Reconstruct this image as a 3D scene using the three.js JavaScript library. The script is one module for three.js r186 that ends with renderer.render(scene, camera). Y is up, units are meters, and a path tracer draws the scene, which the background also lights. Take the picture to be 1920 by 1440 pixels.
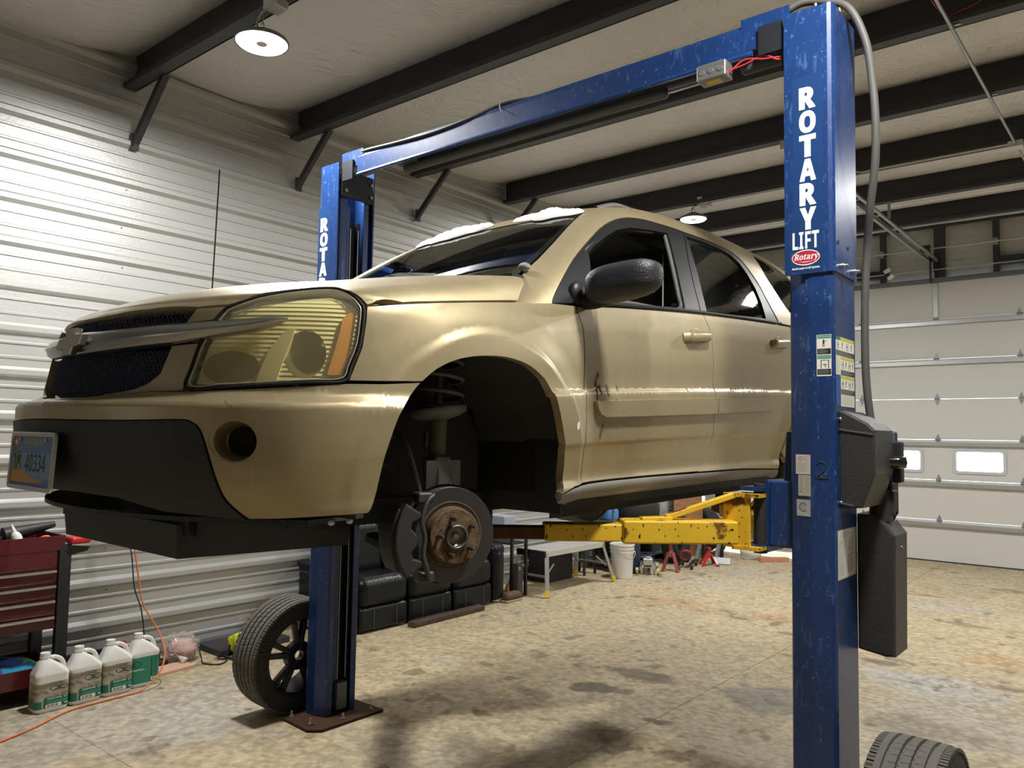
import * as THREE from 'three';
import { RoundedBoxGeometry } from 'three/addons/geometries/RoundedBoxGeometry.js';
import { RectAreaLightUniformsLib } from 'three/addons/lights/RectAreaLightUniformsLib.js';
import { mergeGeometries, toCreasedNormals } from 'three/addons/utils/BufferGeometryUtils.js';
import { FontLoader } from 'three/addons/loaders/FontLoader.js';
import { TextGeometry } from 'three/addons/geometries/TextGeometry.js';

// ---------------------------------------------------------------- camera, light, exposure
const scene = new THREE.Scene();
const renderer = new THREE.WebGLRenderer({ antialias: true });
renderer.toneMapping = THREE.LinearToneMapping;
renderer.toneMappingExposure = 1.0;
renderer.shadowMap.enabled = true;
RectAreaLightUniformsLib.init();
const camera = new THREE.PerspectiveCamera(51.99, 4 / 3, .05, 80);
{
  const yaw = .690055, pitch = .064626, roll = .017058;
  const f = new THREE.Vector3(-Math.sin(yaw) * Math.cos(pitch), Math.sin(pitch), -Math.cos(yaw) * Math.cos(pitch));
  const r = new THREE.Vector3(Math.cos(yaw), 0, -Math.sin(yaw));
  const u = new THREE.Vector3().crossVectors(r, f);
  const up = u.clone().multiplyScalar(Math.cos(roll)).addScaledVector(r, -Math.sin(roll));
  camera.position.set(0, 1.72, 0);
  camera.up.copy(up);
  camera.lookAt(camera.position.clone().add(f));
}
scene.background = new THREE.Color(0.86, 0.95, 1.0).multiplyScalar(3.2);   // overcast winter sky, seen through the door panes
const sun = new THREE.DirectionalLight(new THREE.Color(1, .97, .9), 14);    // low sun that enters by the open side doorway
sun.position.set(-5.95 - 9, 9.4, -11.75 + 1.0);
sun.target.position.set(-5.95, 0, -11.75);
sun.castShadow = true; sun.shadow.mapSize.set(2048, 2048);
Object.assign(sun.shadow.camera, { left: -9, right: 9, top: 9, bottom: -9, near: .5, far: 40 });
scene.add(sun, sun.target);
const LAMPS = [[-4.17, 4.08, -2.6], [-.30, 4.08, -2.2], [-4.25, 4.33, -8.5], [-.45, 4.33, -8.5], [3.6, 4.33, -8.5]];
const LAMP_POWER = 580, LAMP_COLOR = new THREE.Color(1, .985, .945);

// ---------------------------------------------------------------- helpers
let seed = 12345;
const rnd = () => { seed = (seed * 1664525 + 1013904223) >>> 0; return seed / 4294967296; };
const rr = (a, b) => a + (b - a) * rnd();
const taken = {};
const numbered = n => { const k = taken[n] = (taken[n] || 0) + 1; return k === 1 ? n : n + '_' + String(k - 1).padStart(3, '0'); };
const H = (x, y, z) => new THREE.Vector3(x, y, z);
const lin = (r, g, b) => new THREE.Color().setRGB(r, g, b);
function mesh(name, geo, mat, parent) {
  const m = new THREE.Mesh(Array.isArray(geo) ? merge(geo) : geo, mat);
  m.castShadow = m.receiveShadow = true;
  m.name = parent === scene ? numbered(name) : name;
  parent.add(m); return m;
}
function group(name, parent) { const g = new THREE.Group(); g.name = name; parent.add(g); return g; }
function thing(name, label, category, pos = [0, 0, 0], turn = 0, grp) {
  const o = new THREE.Group(); o.name = numbered(name); o.position.set(...pos); o.rotation.y = turn;
  o.userData = { label, category }; if (grp) o.userData.group = grp; scene.add(o); return o;
}
function tag(o, label, category, grp) { Object.assign(o.userData, { label, category }); if (grp) o.userData.group = grp; return o; }
function struct(o, label) { o.userData.kind = 'structure'; if (label) o.userData.label = label; return o; }
function merge(list) {
  const l = list.map(g => { g = g.index ? g.toNonIndexed() : g; for (const k of Object.keys(g.attributes)) if (!['position', 'normal', 'uv'].includes(k)) g.deleteAttribute(k); if (!g.attributes.uv) g.setAttribute('uv', new THREE.BufferAttribute(new Float32Array(g.attributes.position.count * 2), 2)); return g; });
  return mergeGeometries(l);
}
const place = (g, p = [0, 0, 0], r = [0, 0, 0]) => { const m = new THREE.Matrix4().makeRotationFromEuler(new THREE.Euler(...r)); m.setPosition(...p); g.applyMatrix4(m); return g; };
// uv in metres by the dominant direction of each face
function boxUV(g) {
  g = g.index ? g.toNonIndexed() : g; const p = g.attributes.position, n = g.attributes.normal, uv = new Float32Array(p.count * 2);
  for (let i = 0; i < p.count; i++) {
    const a = Math.abs(n.getX(i)), b = Math.abs(n.getY(i)), c = Math.abs(n.getZ(i));
    if (a >= b && a >= c) { uv[2 * i] = p.getZ(i); uv[2 * i + 1] = p.getY(i); } else if (b >= c) { uv[2 * i] = p.getX(i); uv[2 * i + 1] = p.getZ(i); } else { uv[2 * i] = p.getX(i); uv[2 * i + 1] = p.getY(i); }
  }
  g.setAttribute('uv', new THREE.BufferAttribute(uv, 2)); return g;
}
const box = (w, h, d, p, r) => boxUV(place(new THREE.BoxGeometry(w, h, d), p, r));
const rbox = (w, h, d, rad, p, r, seg = 2) => boxUV(place(new RoundedBoxGeometry(w, h, d, seg, Math.min(rad, w / 2.02, h / 2.02, d / 2.02)), p, r));
const cyl = (r0, r1, h, p, r, n = 20) => place(new THREE.CylinderGeometry(r0, r1, h, n), p, r);
const sph = (r, p, s = [1, 1, 1], n = 16) => { const g = new THREE.SphereGeometry(r, n, Math.max(6, n * .7 | 0)); g.scale(...s); return place(g, p); };
const tor = (R, r, p, rot, a = Math.PI * 2, n = 32, m = 8) => place(new THREE.TorusGeometry(R, r, m, n, a), p, rot);
const lathe = (pts, n = 32, p, r) => place(new THREE.LatheGeometry(pts.map(q => new THREE.Vector2(...q)), n), p, r);
const tube = (pts, r, n = 40, m = 8, closed = false) => new THREE.TubeGeometry(new THREE.CatmullRomCurve3(pts.map(q => H(...q)), closed, 'centripetal'), n, r, m, closed);
function bar(a, b, r, n = 8) { const A = H(...a), B = H(...b), d = B.clone().sub(A); const g = new THREE.CylinderGeometry(r, r, d.length(), n); g.applyQuaternion(new THREE.Quaternion().setFromUnitVectors(H(0, 1, 0), d.clone().normalize())); g.translate(...A.add(B).multiplyScalar(.5).toArray()); return g; }
// square bar from a to b: w across (horizontal), h the other way
function beam(a, b, w, h, rad = 0) {
  const A = H(...a), B = H(...b), d = B.clone().sub(A), L = d.length(); d.normalize();
  let side = H(0, 1, 0).cross(d); if (side.lengthSq() < 1e-6) side = H(1, 0, 0); side.normalize();
  const up = d.clone().cross(side).normalize();
  const g = rad ? boxUV(new RoundedBoxGeometry(w, h, L, 2, rad)) : boxUV(new THREE.BoxGeometry(w, h, L));
  g.applyMatrix4(new THREE.Matrix4().makeBasis(side, up, d)); g.translate(...A.add(B).multiplyScalar(.5).toArray()); return g;
}
const shape = (pts, holes = []) => { const s = new THREE.Shape(pts.map(q => new THREE.Vector2(...q))); for (const h of holes) s.holes.push(new THREE.Path(h.map(q => new THREE.Vector2(...q)))); return s; };
const extr = (pts, depth, bevel = 0, holes, seg = 1) => new THREE.ExtrudeGeometry(shape(pts, holes), { depth, bevelEnabled: bevel > 0, bevelSize: bevel, bevelThickness: bevel, bevelOffset: -bevel, bevelSegments: seg, curveSegments: 8 });
const circ = (cx, cy, r, n = 24, a0 = 0) => Array.from({ length: n }, (_, i) => [cx + r * Math.cos(a0 + i / n * 2 * Math.PI), cy + r * Math.sin(a0 + i / n * 2 * Math.PI)]);
// rounded polygon in the plane
function rpoly(w, h, r, n = 5) { const o = []; for (const [sx, sy, a] of [[1, 1, 0], [-1, 1, 1], [-1, -1, 2], [1, -1, 3]]) for (let i = 0; i <= n; i++) { const t = (a + i / n) * Math.PI / 2; o.push([sx * (w / 2 - r) + r * Math.cos(t), sy * (h / 2 - r) + r * Math.sin(t)]); } return o; }

// ---------------------------------------------------------------- textures
function hash2(x, y, s) { let h = Math.imul(x | 0, 374761393) ^ Math.imul(y | 0, 668265263) ^ Math.imul(s | 0, 2246822519); h = Math.imul(h ^ (h >>> 13), 1274126177); return ((h ^ (h >>> 16)) >>> 0) / 4294967296; }
// value noise that repeats with period per
function vn(x, y, per, s) { const xi = Math.floor(x), yi = Math.floor(y), fx = x - xi, fy = y - yi, u = fx * fx * (3 - 2 * fx), v = fy * fy * (3 - 2 * fy), w = a => ((a % per) + per) % per; const a = hash2(w(xi), w(yi), s), b = hash2(w(xi + 1), w(yi), s), c = hash2(w(xi), w(yi + 1), s), d = hash2(w(xi + 1), w(yi + 1), s); return a + (b - a) * u + (c - a) * v + (a - b - c + d) * u * v; }
function fbm(u, v, f, oct, s) { let r = 0, a = .5, t = 0; for (let i = 0; i < oct; i++) { r += a * vn(u * f, v * f, f, s + i * 17); t += a; a *= .5; f *= 2; } return r / t; }
function tex(w, h, fn, color = true, rep) {
  const d = new Uint8Array(w * h * 4);
  for (let y = 0; y < h; y++) for (let x = 0; x < w; x++) { const c = fn((x + .5) / w, (y + .5) / h), i = (y * w + x) * 4; if (typeof c === 'number') { d[i] = d[i + 1] = d[i + 2] = Math.max(0, Math.min(255, c * 255)); } else { d[i] = Math.max(0, Math.min(255, c[0] * 255)); d[i + 1] = Math.max(0, Math.min(255, c[1] * 255)); d[i + 2] = Math.max(0, Math.min(255, c[2] * 255)); } d[i + 3] = 255; }
  const t = new THREE.DataTexture(d, w, h, THREE.RGBAFormat); t.wrapS = t.wrapT = THREE.RepeatWrapping; t.magFilter = THREE.LinearFilter; t.minFilter = THREE.LinearMipmapLinearFilter; t.generateMipmaps = true; if (color) t.colorSpace = THREE.SRGBColorSpace; if (rep) t.repeat.set(...rep); t.needsUpdate = true; return t;
}
function canvasTex(w, h, draw) { const c = document.createElement('canvas'); c.width = w; c.height = h; const g = c.getContext('2d'); draw(g, w, h); const t = new THREE.CanvasTexture(c); t.colorSpace = THREE.SRGBColorSpace; return t; }
const mixc = (a, b, t) => [a[0] + (b[0] - a[0]) * t, a[1] + (b[1] - a[1]) * t, a[2] + (b[2] - a[2]) * t];
const std = (c, rough = .6, metal = 0, o = {}) => new THREE.MeshStandardMaterial({ color: Array.isArray(c) ? lin(...c) : c, roughness: rough, metalness: metal, ...o });
const phy = (c, rough, metal, o = {}) => new THREE.MeshPhysicalMaterial({ color: Array.isArray(c) ? lin(...c) : c, roughness: rough, metalness: metal, ...o });
// ---- car body: one smooth shape described by sections (metres; x half width, y height, z rearward of the front axle)
function curve(tab) {
  const n = tab.length, m = [];
  const sl = i => (tab[i + 1][1] - tab[i][1]) / (tab[i + 1][0] - tab[i][0]);
  for (let i = 0; i < n; i++) {
    if (i === 0) m.push(sl(0)); else if (i === n - 1) m.push(sl(n - 2));
    else { const a = sl(i - 1), b = sl(i); m.push(a * b <= 0 ? 0 : 2 * a * b / (a + b)); }
  }
  return x => {
    if (x <= tab[0][0]) return tab[0][1] + m[0] * (x - tab[0][0]);
    if (x >= tab[n - 1][0]) return tab[n - 1][1] + m[n - 1] * (x - tab[n - 1][0]);
    let i = 0; while (x > tab[i + 1][0]) i++;
    const h = tab[i + 1][0] - tab[i][0], t = (x - tab[i][0]) / h, t2 = t * t, t3 = t2 * t;
    return (2 * t3 - 3 * t2 + 1) * tab[i][1] + (t3 - 2 * t2 + t) * h * m[i] + (3 * t2 - 2 * t3) * tab[i + 1][1] + (t3 - t2) * h * m[i + 1];
  };
}
const smax = (a, b, k) => { const d = Math.max(k - Math.abs(a - b), 0) / k; return Math.max(a, b) + d * d * k * .25; };
const smin = (a, b, k) => -smax(-a, -b, k);
const sstep = (a, b, x) => { const t = Math.min(1, Math.max(0, (x - a) / (b - a))); return t * t * (3 - 2 * t); };
const beltY = curve([[-.9, 2.0], [-.6, 2.06], [-.3, 2.115], [0, 2.147], [.16, 2.158], [.44, 2.188], [1.43, 2.28], [2.38, 2.345], [3.2, 2.385], [3.9, 2.40]]);
const sillY = z => 1.485 + .018 * (z - .38);
const lowW = curve([[-.1, .70], [0, .80], [.035, .845], [.075, .856], [.125, .846], [.2, .856], [.275, .871], [.3, .879], [.5, .896], [.53, .897], [.545, .895], [.565, .886], [.6, .885], [.7, .887], [.85, .881], [.95, .870], [1, .862]]);
const tumble = curve([[0, .862], [.05, .848], [.1, .832], [.2, .800], [.3, .766], [.4, .730], [.5, .692], [.6, .65], [.7, .60]]);
const planW = curve([[-1, .92], [-.6, .952], [-.3, .975], [0, .99], [.3, 1], [2.2, 1], [3, .985], [3.5, .955], [3.9, .92]]);
const ARCH = [{ z: -.03, y: 1.545, r: .42 }, { z: 2.84, y: 1.60, r: .42 }];
function sideW(y, z) {
  const b = beltY(z), s = sillY(z);
  let w = (y <= b ? lowW((y - s) / (b - s)) : tumble(y - b)) * planW(z);
  for (const a of ARCH) {
    const q = Math.hypot(z - a.z, Math.max(y - a.y, (y - a.y) * .35)) / a.r;
    if (q < 1.45) w += .010 * (1 - sstep(1.115, 1.195, q)) + .018 * (1 - sstep(1.12, 1.42, q));
  }
  return w;
}
const noseC = curve([[1.44, -.86], [1.5, -.885], [1.56, -.915], [1.64, -.938], [1.72, -.948], [1.775, -.950], [1.79, -.942], [1.805, -.900], [1.82, -.872], [1.87, -.862], [1.96, -.846], [2.04, -.826], [2.075, -.795], [2.11, -.73], [2.2, -.5]]);
const noseD = curve([[0, 0], [.15, .009], [.3, .035], [.45, .085], [.55, .132], [.65, .195], [.75, .285], [.82, .385], [.88, .53]]);
const noseZ = (x, y) => noseC(y) + noseD(Math.abs(x));
const hoodC = curve([[-.86, 2.025], [-.82, 2.052], [-.77, 2.082], [-.65, 2.132], [-.5, 2.172], [-.3, 2.212], [0, 2.275], [.2, 2.31], [.4, 2.335]]);
const hoodT = (x, z) => hoodC(z - noseD(Math.abs(x)) * .55) - .028 * Math.pow(Math.abs(x) / .7, 2.4);
const roofC = curve([[.5, 2.68], [.8, 2.735], [1.1, 2.80], [1.5, 2.855], [2, 2.88], [2.6, 2.87], [3.2, 2.82], [3.7, 2.73]]);
const glassT = (x, z) => 2.31 + .64 * (z - .345 - .12 * x * x);
function topT(x, z) {
  const r = roofC(z) - .06 * Math.pow(Math.abs(x) / .6, 2.2), g = glassT(x, z), e = 2.88 - .62 * (z - 3.05);
  return smin(smin(r, g, .10), e, .12);
}
const fLow = (x, y, z) => smax(smax(Math.abs(x) - sideW(y, z), noseZ(x, y) - z, .09), z - 3.84 + .2 * x * x, .12);
const fHood = (x, y, z) => smax(smax(Math.abs(x) - sideW(y, z), y - hoodT(x, z), .085), noseZ(x, Math.min(y, 2.07)) - z, .03);
const fUp = (x, y, z) => smax(Math.abs(x) - sideW(y, z), y - topT(x, z), .13);
function root(f, lo, hi) { for (let i = 0; i < 40; i++) { const m = (lo + hi) / 2; if (f(m) > 0) hi = m; else lo = m; } return (lo + hi) / 2; }
// chart A: s = 0 at the middle of the nose, 1 at z = 0.2 on the flank, then s - 0.8 = z
const AX = .2;
function chartA(s, y) {
  if (s >= 1) { const z = AX + s - 1; return [root(x => fLow(x, y, z), 0, 1.3), y, z]; }
  const a = s * Math.PI / 2, sx = Math.sin(a), sz = -Math.cos(a);
  const r = root(t => fLow(t * sx, y, AX + t * sz), 0, 1.8);
  return [r * sx, y, AX + r * sz];
}
const toA = p => [p[2] >= AX ? 1 + p[2] - AX : Math.atan2(p[0], AX - p[2]) / (Math.PI / 2), p[1]];
// chart B: z along the car, q = angle about the axis at belt height (0 flank, 90 middle of the roof, 180 far flank)
function chartB(f, z, q) {
  const a = q * Math.PI / 180, cx = Math.cos(a), cy = Math.sin(a), y0 = beltY(z);
  const r = root(t => f(t * cx, y0 + t * cy, z), 0, 1.6);
  return [r * cx, y0 + r * cy, z];
}
const toB = p => [p[2], Math.atan2(p[1] - beltY(p[2]), p[0]) * 180 / Math.PI];
// ---------------------------------------------------------------- the building
const ZB = 12.8;                                   // depth of the wall with the overhead door
const purlinY = Z => 4.171 + .038 * Z;             // underside of the roof purlins
const PUR = []; for (let i = -5; i <= 6; i++) PUR.push(i <= 0 ? 2.65 + 1.475 * i : [2.65, 4.11, 5.58, 7.03, 8.5, 9.95, 11.4][i]);
{ // floor: four concrete slabs with sawn joints between them
  // oil and grey cement marks, where they lie on the slab: x, depth, half width, half depth, kind, strength
  const marks = [[-3.02, 4.62, .24, .15, 0, 1], [-2.92, 5.12, .42, .14, 0, .75], [-3.25, 4.28, .25, .13, 0, .6], [-2.05, 5.25, .42, .32, 2, .8], [-2.45, 4.35, .12, .07, 0, .9], [-3.16, 7.35, .13, .07, 0, .7], [-3.5, 5.9, .10, .06, 0, .5], [-5.36, 3.40, .15, .09, 0, .8], [-2.62, 3.95, .3, .2, 0, .45], [-3.3, 3.75, .09, .05, 0, .8], [-1.4, 6.3, .5, .28, 3, .8], [-1.2, 5.35, .4, .2, 0, .35], [-2.3, 8.0, .5, .5, 3, .55], [-1.35, 8.6, .4, .14, 0, .5], [-2.2, 9.9, .4, .09, 0, .5], [-1.7, 9.4, .6, .4, 3, .5], [-3.9, 7.6, .5, .3, 4, .6], [-2.9, 7.6, .4, .25, 4, .6], [-1.1, 7.3, .4, .3, 4, .6], [-4.3, 4.4, .3, .2, 3, .35], [-4.4, 2.6, .5, .3, 3, .35], [-1.75, 6.7, .14, .06, 0, .7], [-.9, 6.6, .2, .08, 0, .5], [-2.2, 6.4, .3, .1, 4, .5], [-3.6, 3.3, .2, .12, 0, .4], [-2.9, 3.3, .35, .15, 0, .4], [-1.3, 10.9, .5, .15, 0, .4], [-4.1, 8.8, .4, .3, 3, .5]];
  const kinds = [[.33, .285, .22], 0, [.43, .42, .39], [.665, .665, .66], [.66, .53, .36]];
  const cTex = tex(2048, 2048, (u, v) => {
    const X = 11 * (u - 1), Z = 11 * (1 - v), b = fbm(u, v, 5, 4, 3), m = fbm(u + .3, v, 16, 5, 9), f = fbm(u, v, 330, 3, 21), g = fbm(u, v, 9, 6, 41), p = fbm(u, v, 70, 4, 57);
    let c = mixc([.67, .605, .49], [.725, .665, .55], b);
    c = mixc(c, [.63, .62, .59], sstep(.54, .72, g) * .55);
    c = mixc(c, [.60, .51, .39], sstep(.58, .78, m) * .35);
    for (const [x, z, a, d, k, s] of marks) { const r = Math.hypot((X - x) / a, (Z - z) / d); if (r < 1.7) { const e = 1.05 - r + (g - .5) * 1.3 + (p - .5) * 1.5; if (e > 0) c = mixc(c, kinds[k], sstep(0, .55, e) * s * .8); } }
    c = mixc(c, [.42, .36, .28], sstep(.70, .78, p) * .55);
    const q = .78 + .44 * f; return [c[0] * q, c[1] * q, c[2] * q];
  }, true, [1 / 11, 1 / 11]);
  const bTex = tex(512, 512, (u, v) => fbm(u, v, 40, 4, 5), false, [1 / 1.3, 1 / 1.3]);
  const rTex = tex(512, 512, (u, v) => .42 + .4 * fbm(u, v, 6, 4, 66), false, [1 / 5, 1 / 5]);
  const mat = std([1, 1, 1], 1, 0, { map: cTex, bumpMap: bTex, bumpScale: .004, roughnessMap: rTex });
  const fl = new THREE.Group(); fl.name = 'floor'; scene.add(fl); struct(fl, 'stained tan concrete shop floor with sawn joints');
  const xs = [-6.1, -2.443, 2.6, 6.4], zs = [-7.2, -1.9, 1.97, 4.72, 13.1];
  for (let i = 0; i < 3; i++) for (let j = 0; j < 4; j++) {
    const w = xs[i + 1] - xs[i] - .005, d = zs[j + 1] - zs[j] - .005, cx = (xs[i] + xs[i + 1]) / 2, cz = -(zs[j] + zs[j + 1]) / 2;
    const joint = j === 2 && i < 2 ? 0 : .005;
    mesh('slab', box(w, .12, d + .005 - joint, [cx, -.06, cz]), mat, fl);
  }
  mesh('joint_filler', box(12.6, .1, 20.4, [.15, -.072, -2.95]), std([.05, .045, .04], .9), fl);
}
{ // left wall: ribbed steel liner sheets, each a sheet of three ribs
  const paint = phy([.50, .50, .49], .43, .5, { clearcoat: .25, clearcoatRoughness: .35, bumpMap: tex(256, 256, (u, v) => fbm(u, v, 24, 3, 4), false, [3, 3]), bumpScale: .0006 });
  const w = new THREE.Group(); w.name = 'wall_left'; scene.add(w); struct(w, 'wall of horizontal ribbed light grey steel sheets');
  const P = .2955, dr = .036, dm = .009, X0 = -5.95;
  const prof = top => { const o = []; for (let k = 0; k < 3; k++) { const y = top - k * P; o.push([0, y + .04], [dr, y + .018], [dr, y - .014], [0, y - .038], [0, y - .083], [dm, y - .089], [dm, y - .101], [0, y - .107], [0, y - .179], [dm, y - .186], [dm, y - .199], [0, y - .206]); } return o; };
  let n = 0;
  const doorA = 11.3, doorB = 12.2, doorH = 2.07;
  function sheet(top, za, zb, out) {
    const pts = prof(top); pts.push([0, top + .04 - 3 * P]); const pos = [], uv = []; const off = out * .0012;
    for (let i = 0; i < pts.length - 1; i++) {
      const [a, y0] = pts[i], [b, y1] = pts[i + 1]; if (y0 < -.05) continue;
      const Y0 = Math.max(0, y0), Y1 = Math.max(0, y1); const q = [[a, Y0, za], [b, Y1, za], [b, Y1, zb], [a, Y0, zb]];
      for (const k of [0, 1, 2, 0, 2, 3]) { pos.push(X0 + q[k][0] + off, q[k][1], -q[k][2]); uv.push(q[k][2], q[k][1]); }
    }
    const g = new THREE.BufferGeometry(); g.setAttribute('position', new THREE.Float32BufferAttribute(pos, 3)); g.setAttribute('uv', new THREE.Float32BufferAttribute(uv, 2)); g.computeVertexNormals();
    mesh('liner_sheet', g, paint, w); n++;
  }
  for (let k = 0; k < 6; k++) {
    const top = 3.56 + P * 4 - k * 3 * P;
    const segs = top + .04 - 3 * P < doorH - .02 ? [[-6.2, -2.4], [-2.4, 3.2], [3.2, 8.8], [8.8, doorA], [doorB, ZB + .05]] : [[-6.2, -2.4], [-2.4, 3.2], [3.2, 8.8], [8.8, ZB + .05]];
    segs.forEach(([a, b], i) => sheet(top, a, b, i % 2));
  }
  // masonry behind the sheets, so that the wall has thickness; the doorway goes through it
  const back = std([.3, .3, .3], .9);
  for (const [a, b, y0, y1] of [[-6.3, doorA, 0, 5.6], [doorB, 13.0, 0, 5.6], [doorA, doorB, doorH, 5.6]]) mesh('wall_core', box(.14, y1 - y0, b - a, [X0 - .08, (y0 + y1) / 2, -(a + b) / 2]), back, w);
  for (const [a, b] of [[doorA - .05, doorA], [doorB, doorB + .05]]) mesh('door_jamb', box(.2, doorH + .05, .05, [X0 - .03, (doorH + .05) / 2, -(a + b) / 2]), std([.5, .5, .5], .5), w);
  mesh('base_angle', [box(.045, .006, 17.5, [X0 + .022, .003, -2.55]), box(.006, .07, 17.5, [X0 + .044, .035, -2.55])], std([.32, .32, .33], .45, .5), w);
  const sc = []; for (const z of [2.62, 5.6, 8.6]) for (let i = 0; i < 15; i++) { const y = 3.56 - i * P - .055 + (i % 2) * .004; if (y > .05) sc.push(sph(.006, [X0 + .003, y, -z + (i % 2) * .02], [.5, 1, 1], 8)); }
  for (let i = 0; i < 10; i++) sc.push(sph(.006, [X0 + .004, 3.56 - i * P - .14, -1.55 - (i % 3) * .02], [.5, 1, 1], 8));
  const s = mesh('screws', sc, std([.18, .18, .18], .4, .6), w); s.userData.kind = 'stuff';
  const seam = []; for (const z of [5.62, 3.2]) seam.push(box(.002, 4.4, .004, [X0 + .0095, 2.2, -z]));
  // scuffs left by things leaning on the wall
  const sm = std([.34, .34, .34], .7); for (const [y, z, a, b] of [[.66, 2.36, .05, .008], [.86, 2.25, .008, .09], [.5, 2.33, .006, .12], [.42, 2.3, .09, .01], [.62, 2.3, .02, .012]]) mesh('scuff', box(.0015, b * 2, a * 2, [X0 + .002, y, -z]), sm, w);
}
{ // other walls behind and beside the camera
  const m = std([.46, .46, .45], .5, .1);
  struct(mesh('wall_right', box(.15, 5.8, 20.2, [6.4, 2.8, -3.2]), m, scene), 'plain light grey wall');
  struct(mesh('wall_front', box(12.7, 5.8, .15, [.15, 2.8, 7.1]), m, scene), 'plain light grey wall');
}
const mDark = std([.046, .043, .050], .5, .15, { bumpMap: tex(128, 128, (u, v) => fbm(u, v, 20, 3, 8), false, [4, 4]), bumpScale: .0004 });
const mGalv = std([.46, .47, .47], .38, .85);
{ // ceiling: purlins with knee braces at the wall, vinyl faced insulation between them
  const c = new THREE.Group(); c.name = 'ceiling'; scene.add(c); struct(c, 'sloping roof underside of dark purlins and white insulation');
  const vb = tex(512, 512, (u, v) => { const w = .5 + .5 * Math.sin((u * 26 + 5 * fbm(u, v, 6, 3, 2)) * 2 * Math.PI); return .45 * fbm(u, v, 10, 4, 12) + .18 * w * fbm(u, v, 5, 2, 30) + .5 * Math.pow(fbm(u * 4 % 1, v, 8, 3, 55), 3); }, false, [1 / 1.6, 1 / 1.5]);
  const vinyl = phy([.66, .655, .63], .36, 0, { bumpMap: vb, bumpScale: .022, side: THREE.DoubleSide });
  const X0 = -5.95, X1 = 6.35;
  for (let i = 0; i <= PUR.length; i++) {
    const za = i === 0 ? -7.1 : PUR[i - 1], zb = i === PUR.length ? ZB + .02 : PUR[i];
    if (i === PUR.length - 1) { // one bay is bare ribbed steel
      const pts = []; const n = 7; for (let k = 0; k < n; k++) { const z = za + .02 + (zb - za - .04) * k / n, d = (zb - za - .04) / n, y = purlinY(z) + .24; pts.push([z, y], [z + d * .55, y], [z + d * .62, y + .03], [z + d * .93, y + .03]); }
      const pos = []; for (let k = 0; k < pts.length - 1; k++) { const [a, y0] = pts[k], [b, y1] = pts[k + 1]; const q = [[X0, y0, -a], [X0, y1, -b], [X1, y1, -b], [X1, y0, -a]]; for (const e of [0, 1, 2, 0, 2, 3]) pos.push(...q[e]); }
      const g = new THREE.BufferGeometry(); g.setAttribute('position', new THREE.Float32BufferAttribute(pos, 3)); g.computeVertexNormals(); boxUV(g);
      mesh('ribbed_panel', g, std([.80, .80, .79], .35, .1, { side: THREE.DoubleSide }), c); continue;
    }
    const nx = 90, nz = 14, pos = [], uv = [], idx = [];
    for (let a = 0; a <= nx; a++) for (let b = 0; b <= nz; b++) {
      const x = X0 + (X1 - X0) * a / nx, t = b / nz, z = za + (zb - za) * t, y = purlinY(z) + .272 - .085 * Math.pow(Math.sin(Math.PI * t), .8) * (.8 + .4 * vn(x * 1.1 + 40, i * 3.3, 64, 5)) + .01 * vn(x * 4 + 60, z * 5 + 40, 128, 3);
      pos.push(x, y, -z); uv.push(x, z);
    }
    for (let a = 0; a < nx; a++) for (let b = 0; b < nz; b++) { const p = a * (nz + 1) + b, q = p + nz + 1; idx.push(p, q, p + 1, q, q + 1, p + 1); }
    const g = new THREE.BufferGeometry(); g.setAttribute('position', new THREE.Float32BufferAttribute(pos, 3)); g.setAttribute('uv', new THREE.Float32BufferAttribute(uv, 2)); g.setIndex(idx); g.computeVertexNormals();
    mesh('insulation', g, vinyl, c);
  }
  PUR.forEach((z, i) => {
    const y = purlinY(z), L = X1 - X0 - .02, cx = (X0 + X1) / 2;
    const p = mesh('purlin', [box(L, .27, .012, [cx, y + .135, -z]), box(L, .012, .095, [cx, y + .006, -z + .045]), box(L, .028, .01, [cx, y + .02, -z + .088]), box(L, .012, .08, [cx, y + .264, -z - .04])], mDark, c);
    mesh('knee_brace', [beam([X0 + .03, y - .42, -z - .005], [X0 + .47, y + .0, -z - .005], .055, .008), beam([X0 + .03, y - .42, -z + .02], [X0 + .47, y + .0, -z + .02], .008, .055), box(.02, .12, .06, [X0 + .035, y - .40, -z])], mDark, p);
  });
  mesh('roof_deck', box(12.9, .12, 20.6, [.15, 0, 0], [Math.atan(.038), 0, 0]).translate(0, purlinY(3) + .42, -3.0), std([.4, .4, .4], .8), c);
}
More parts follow.
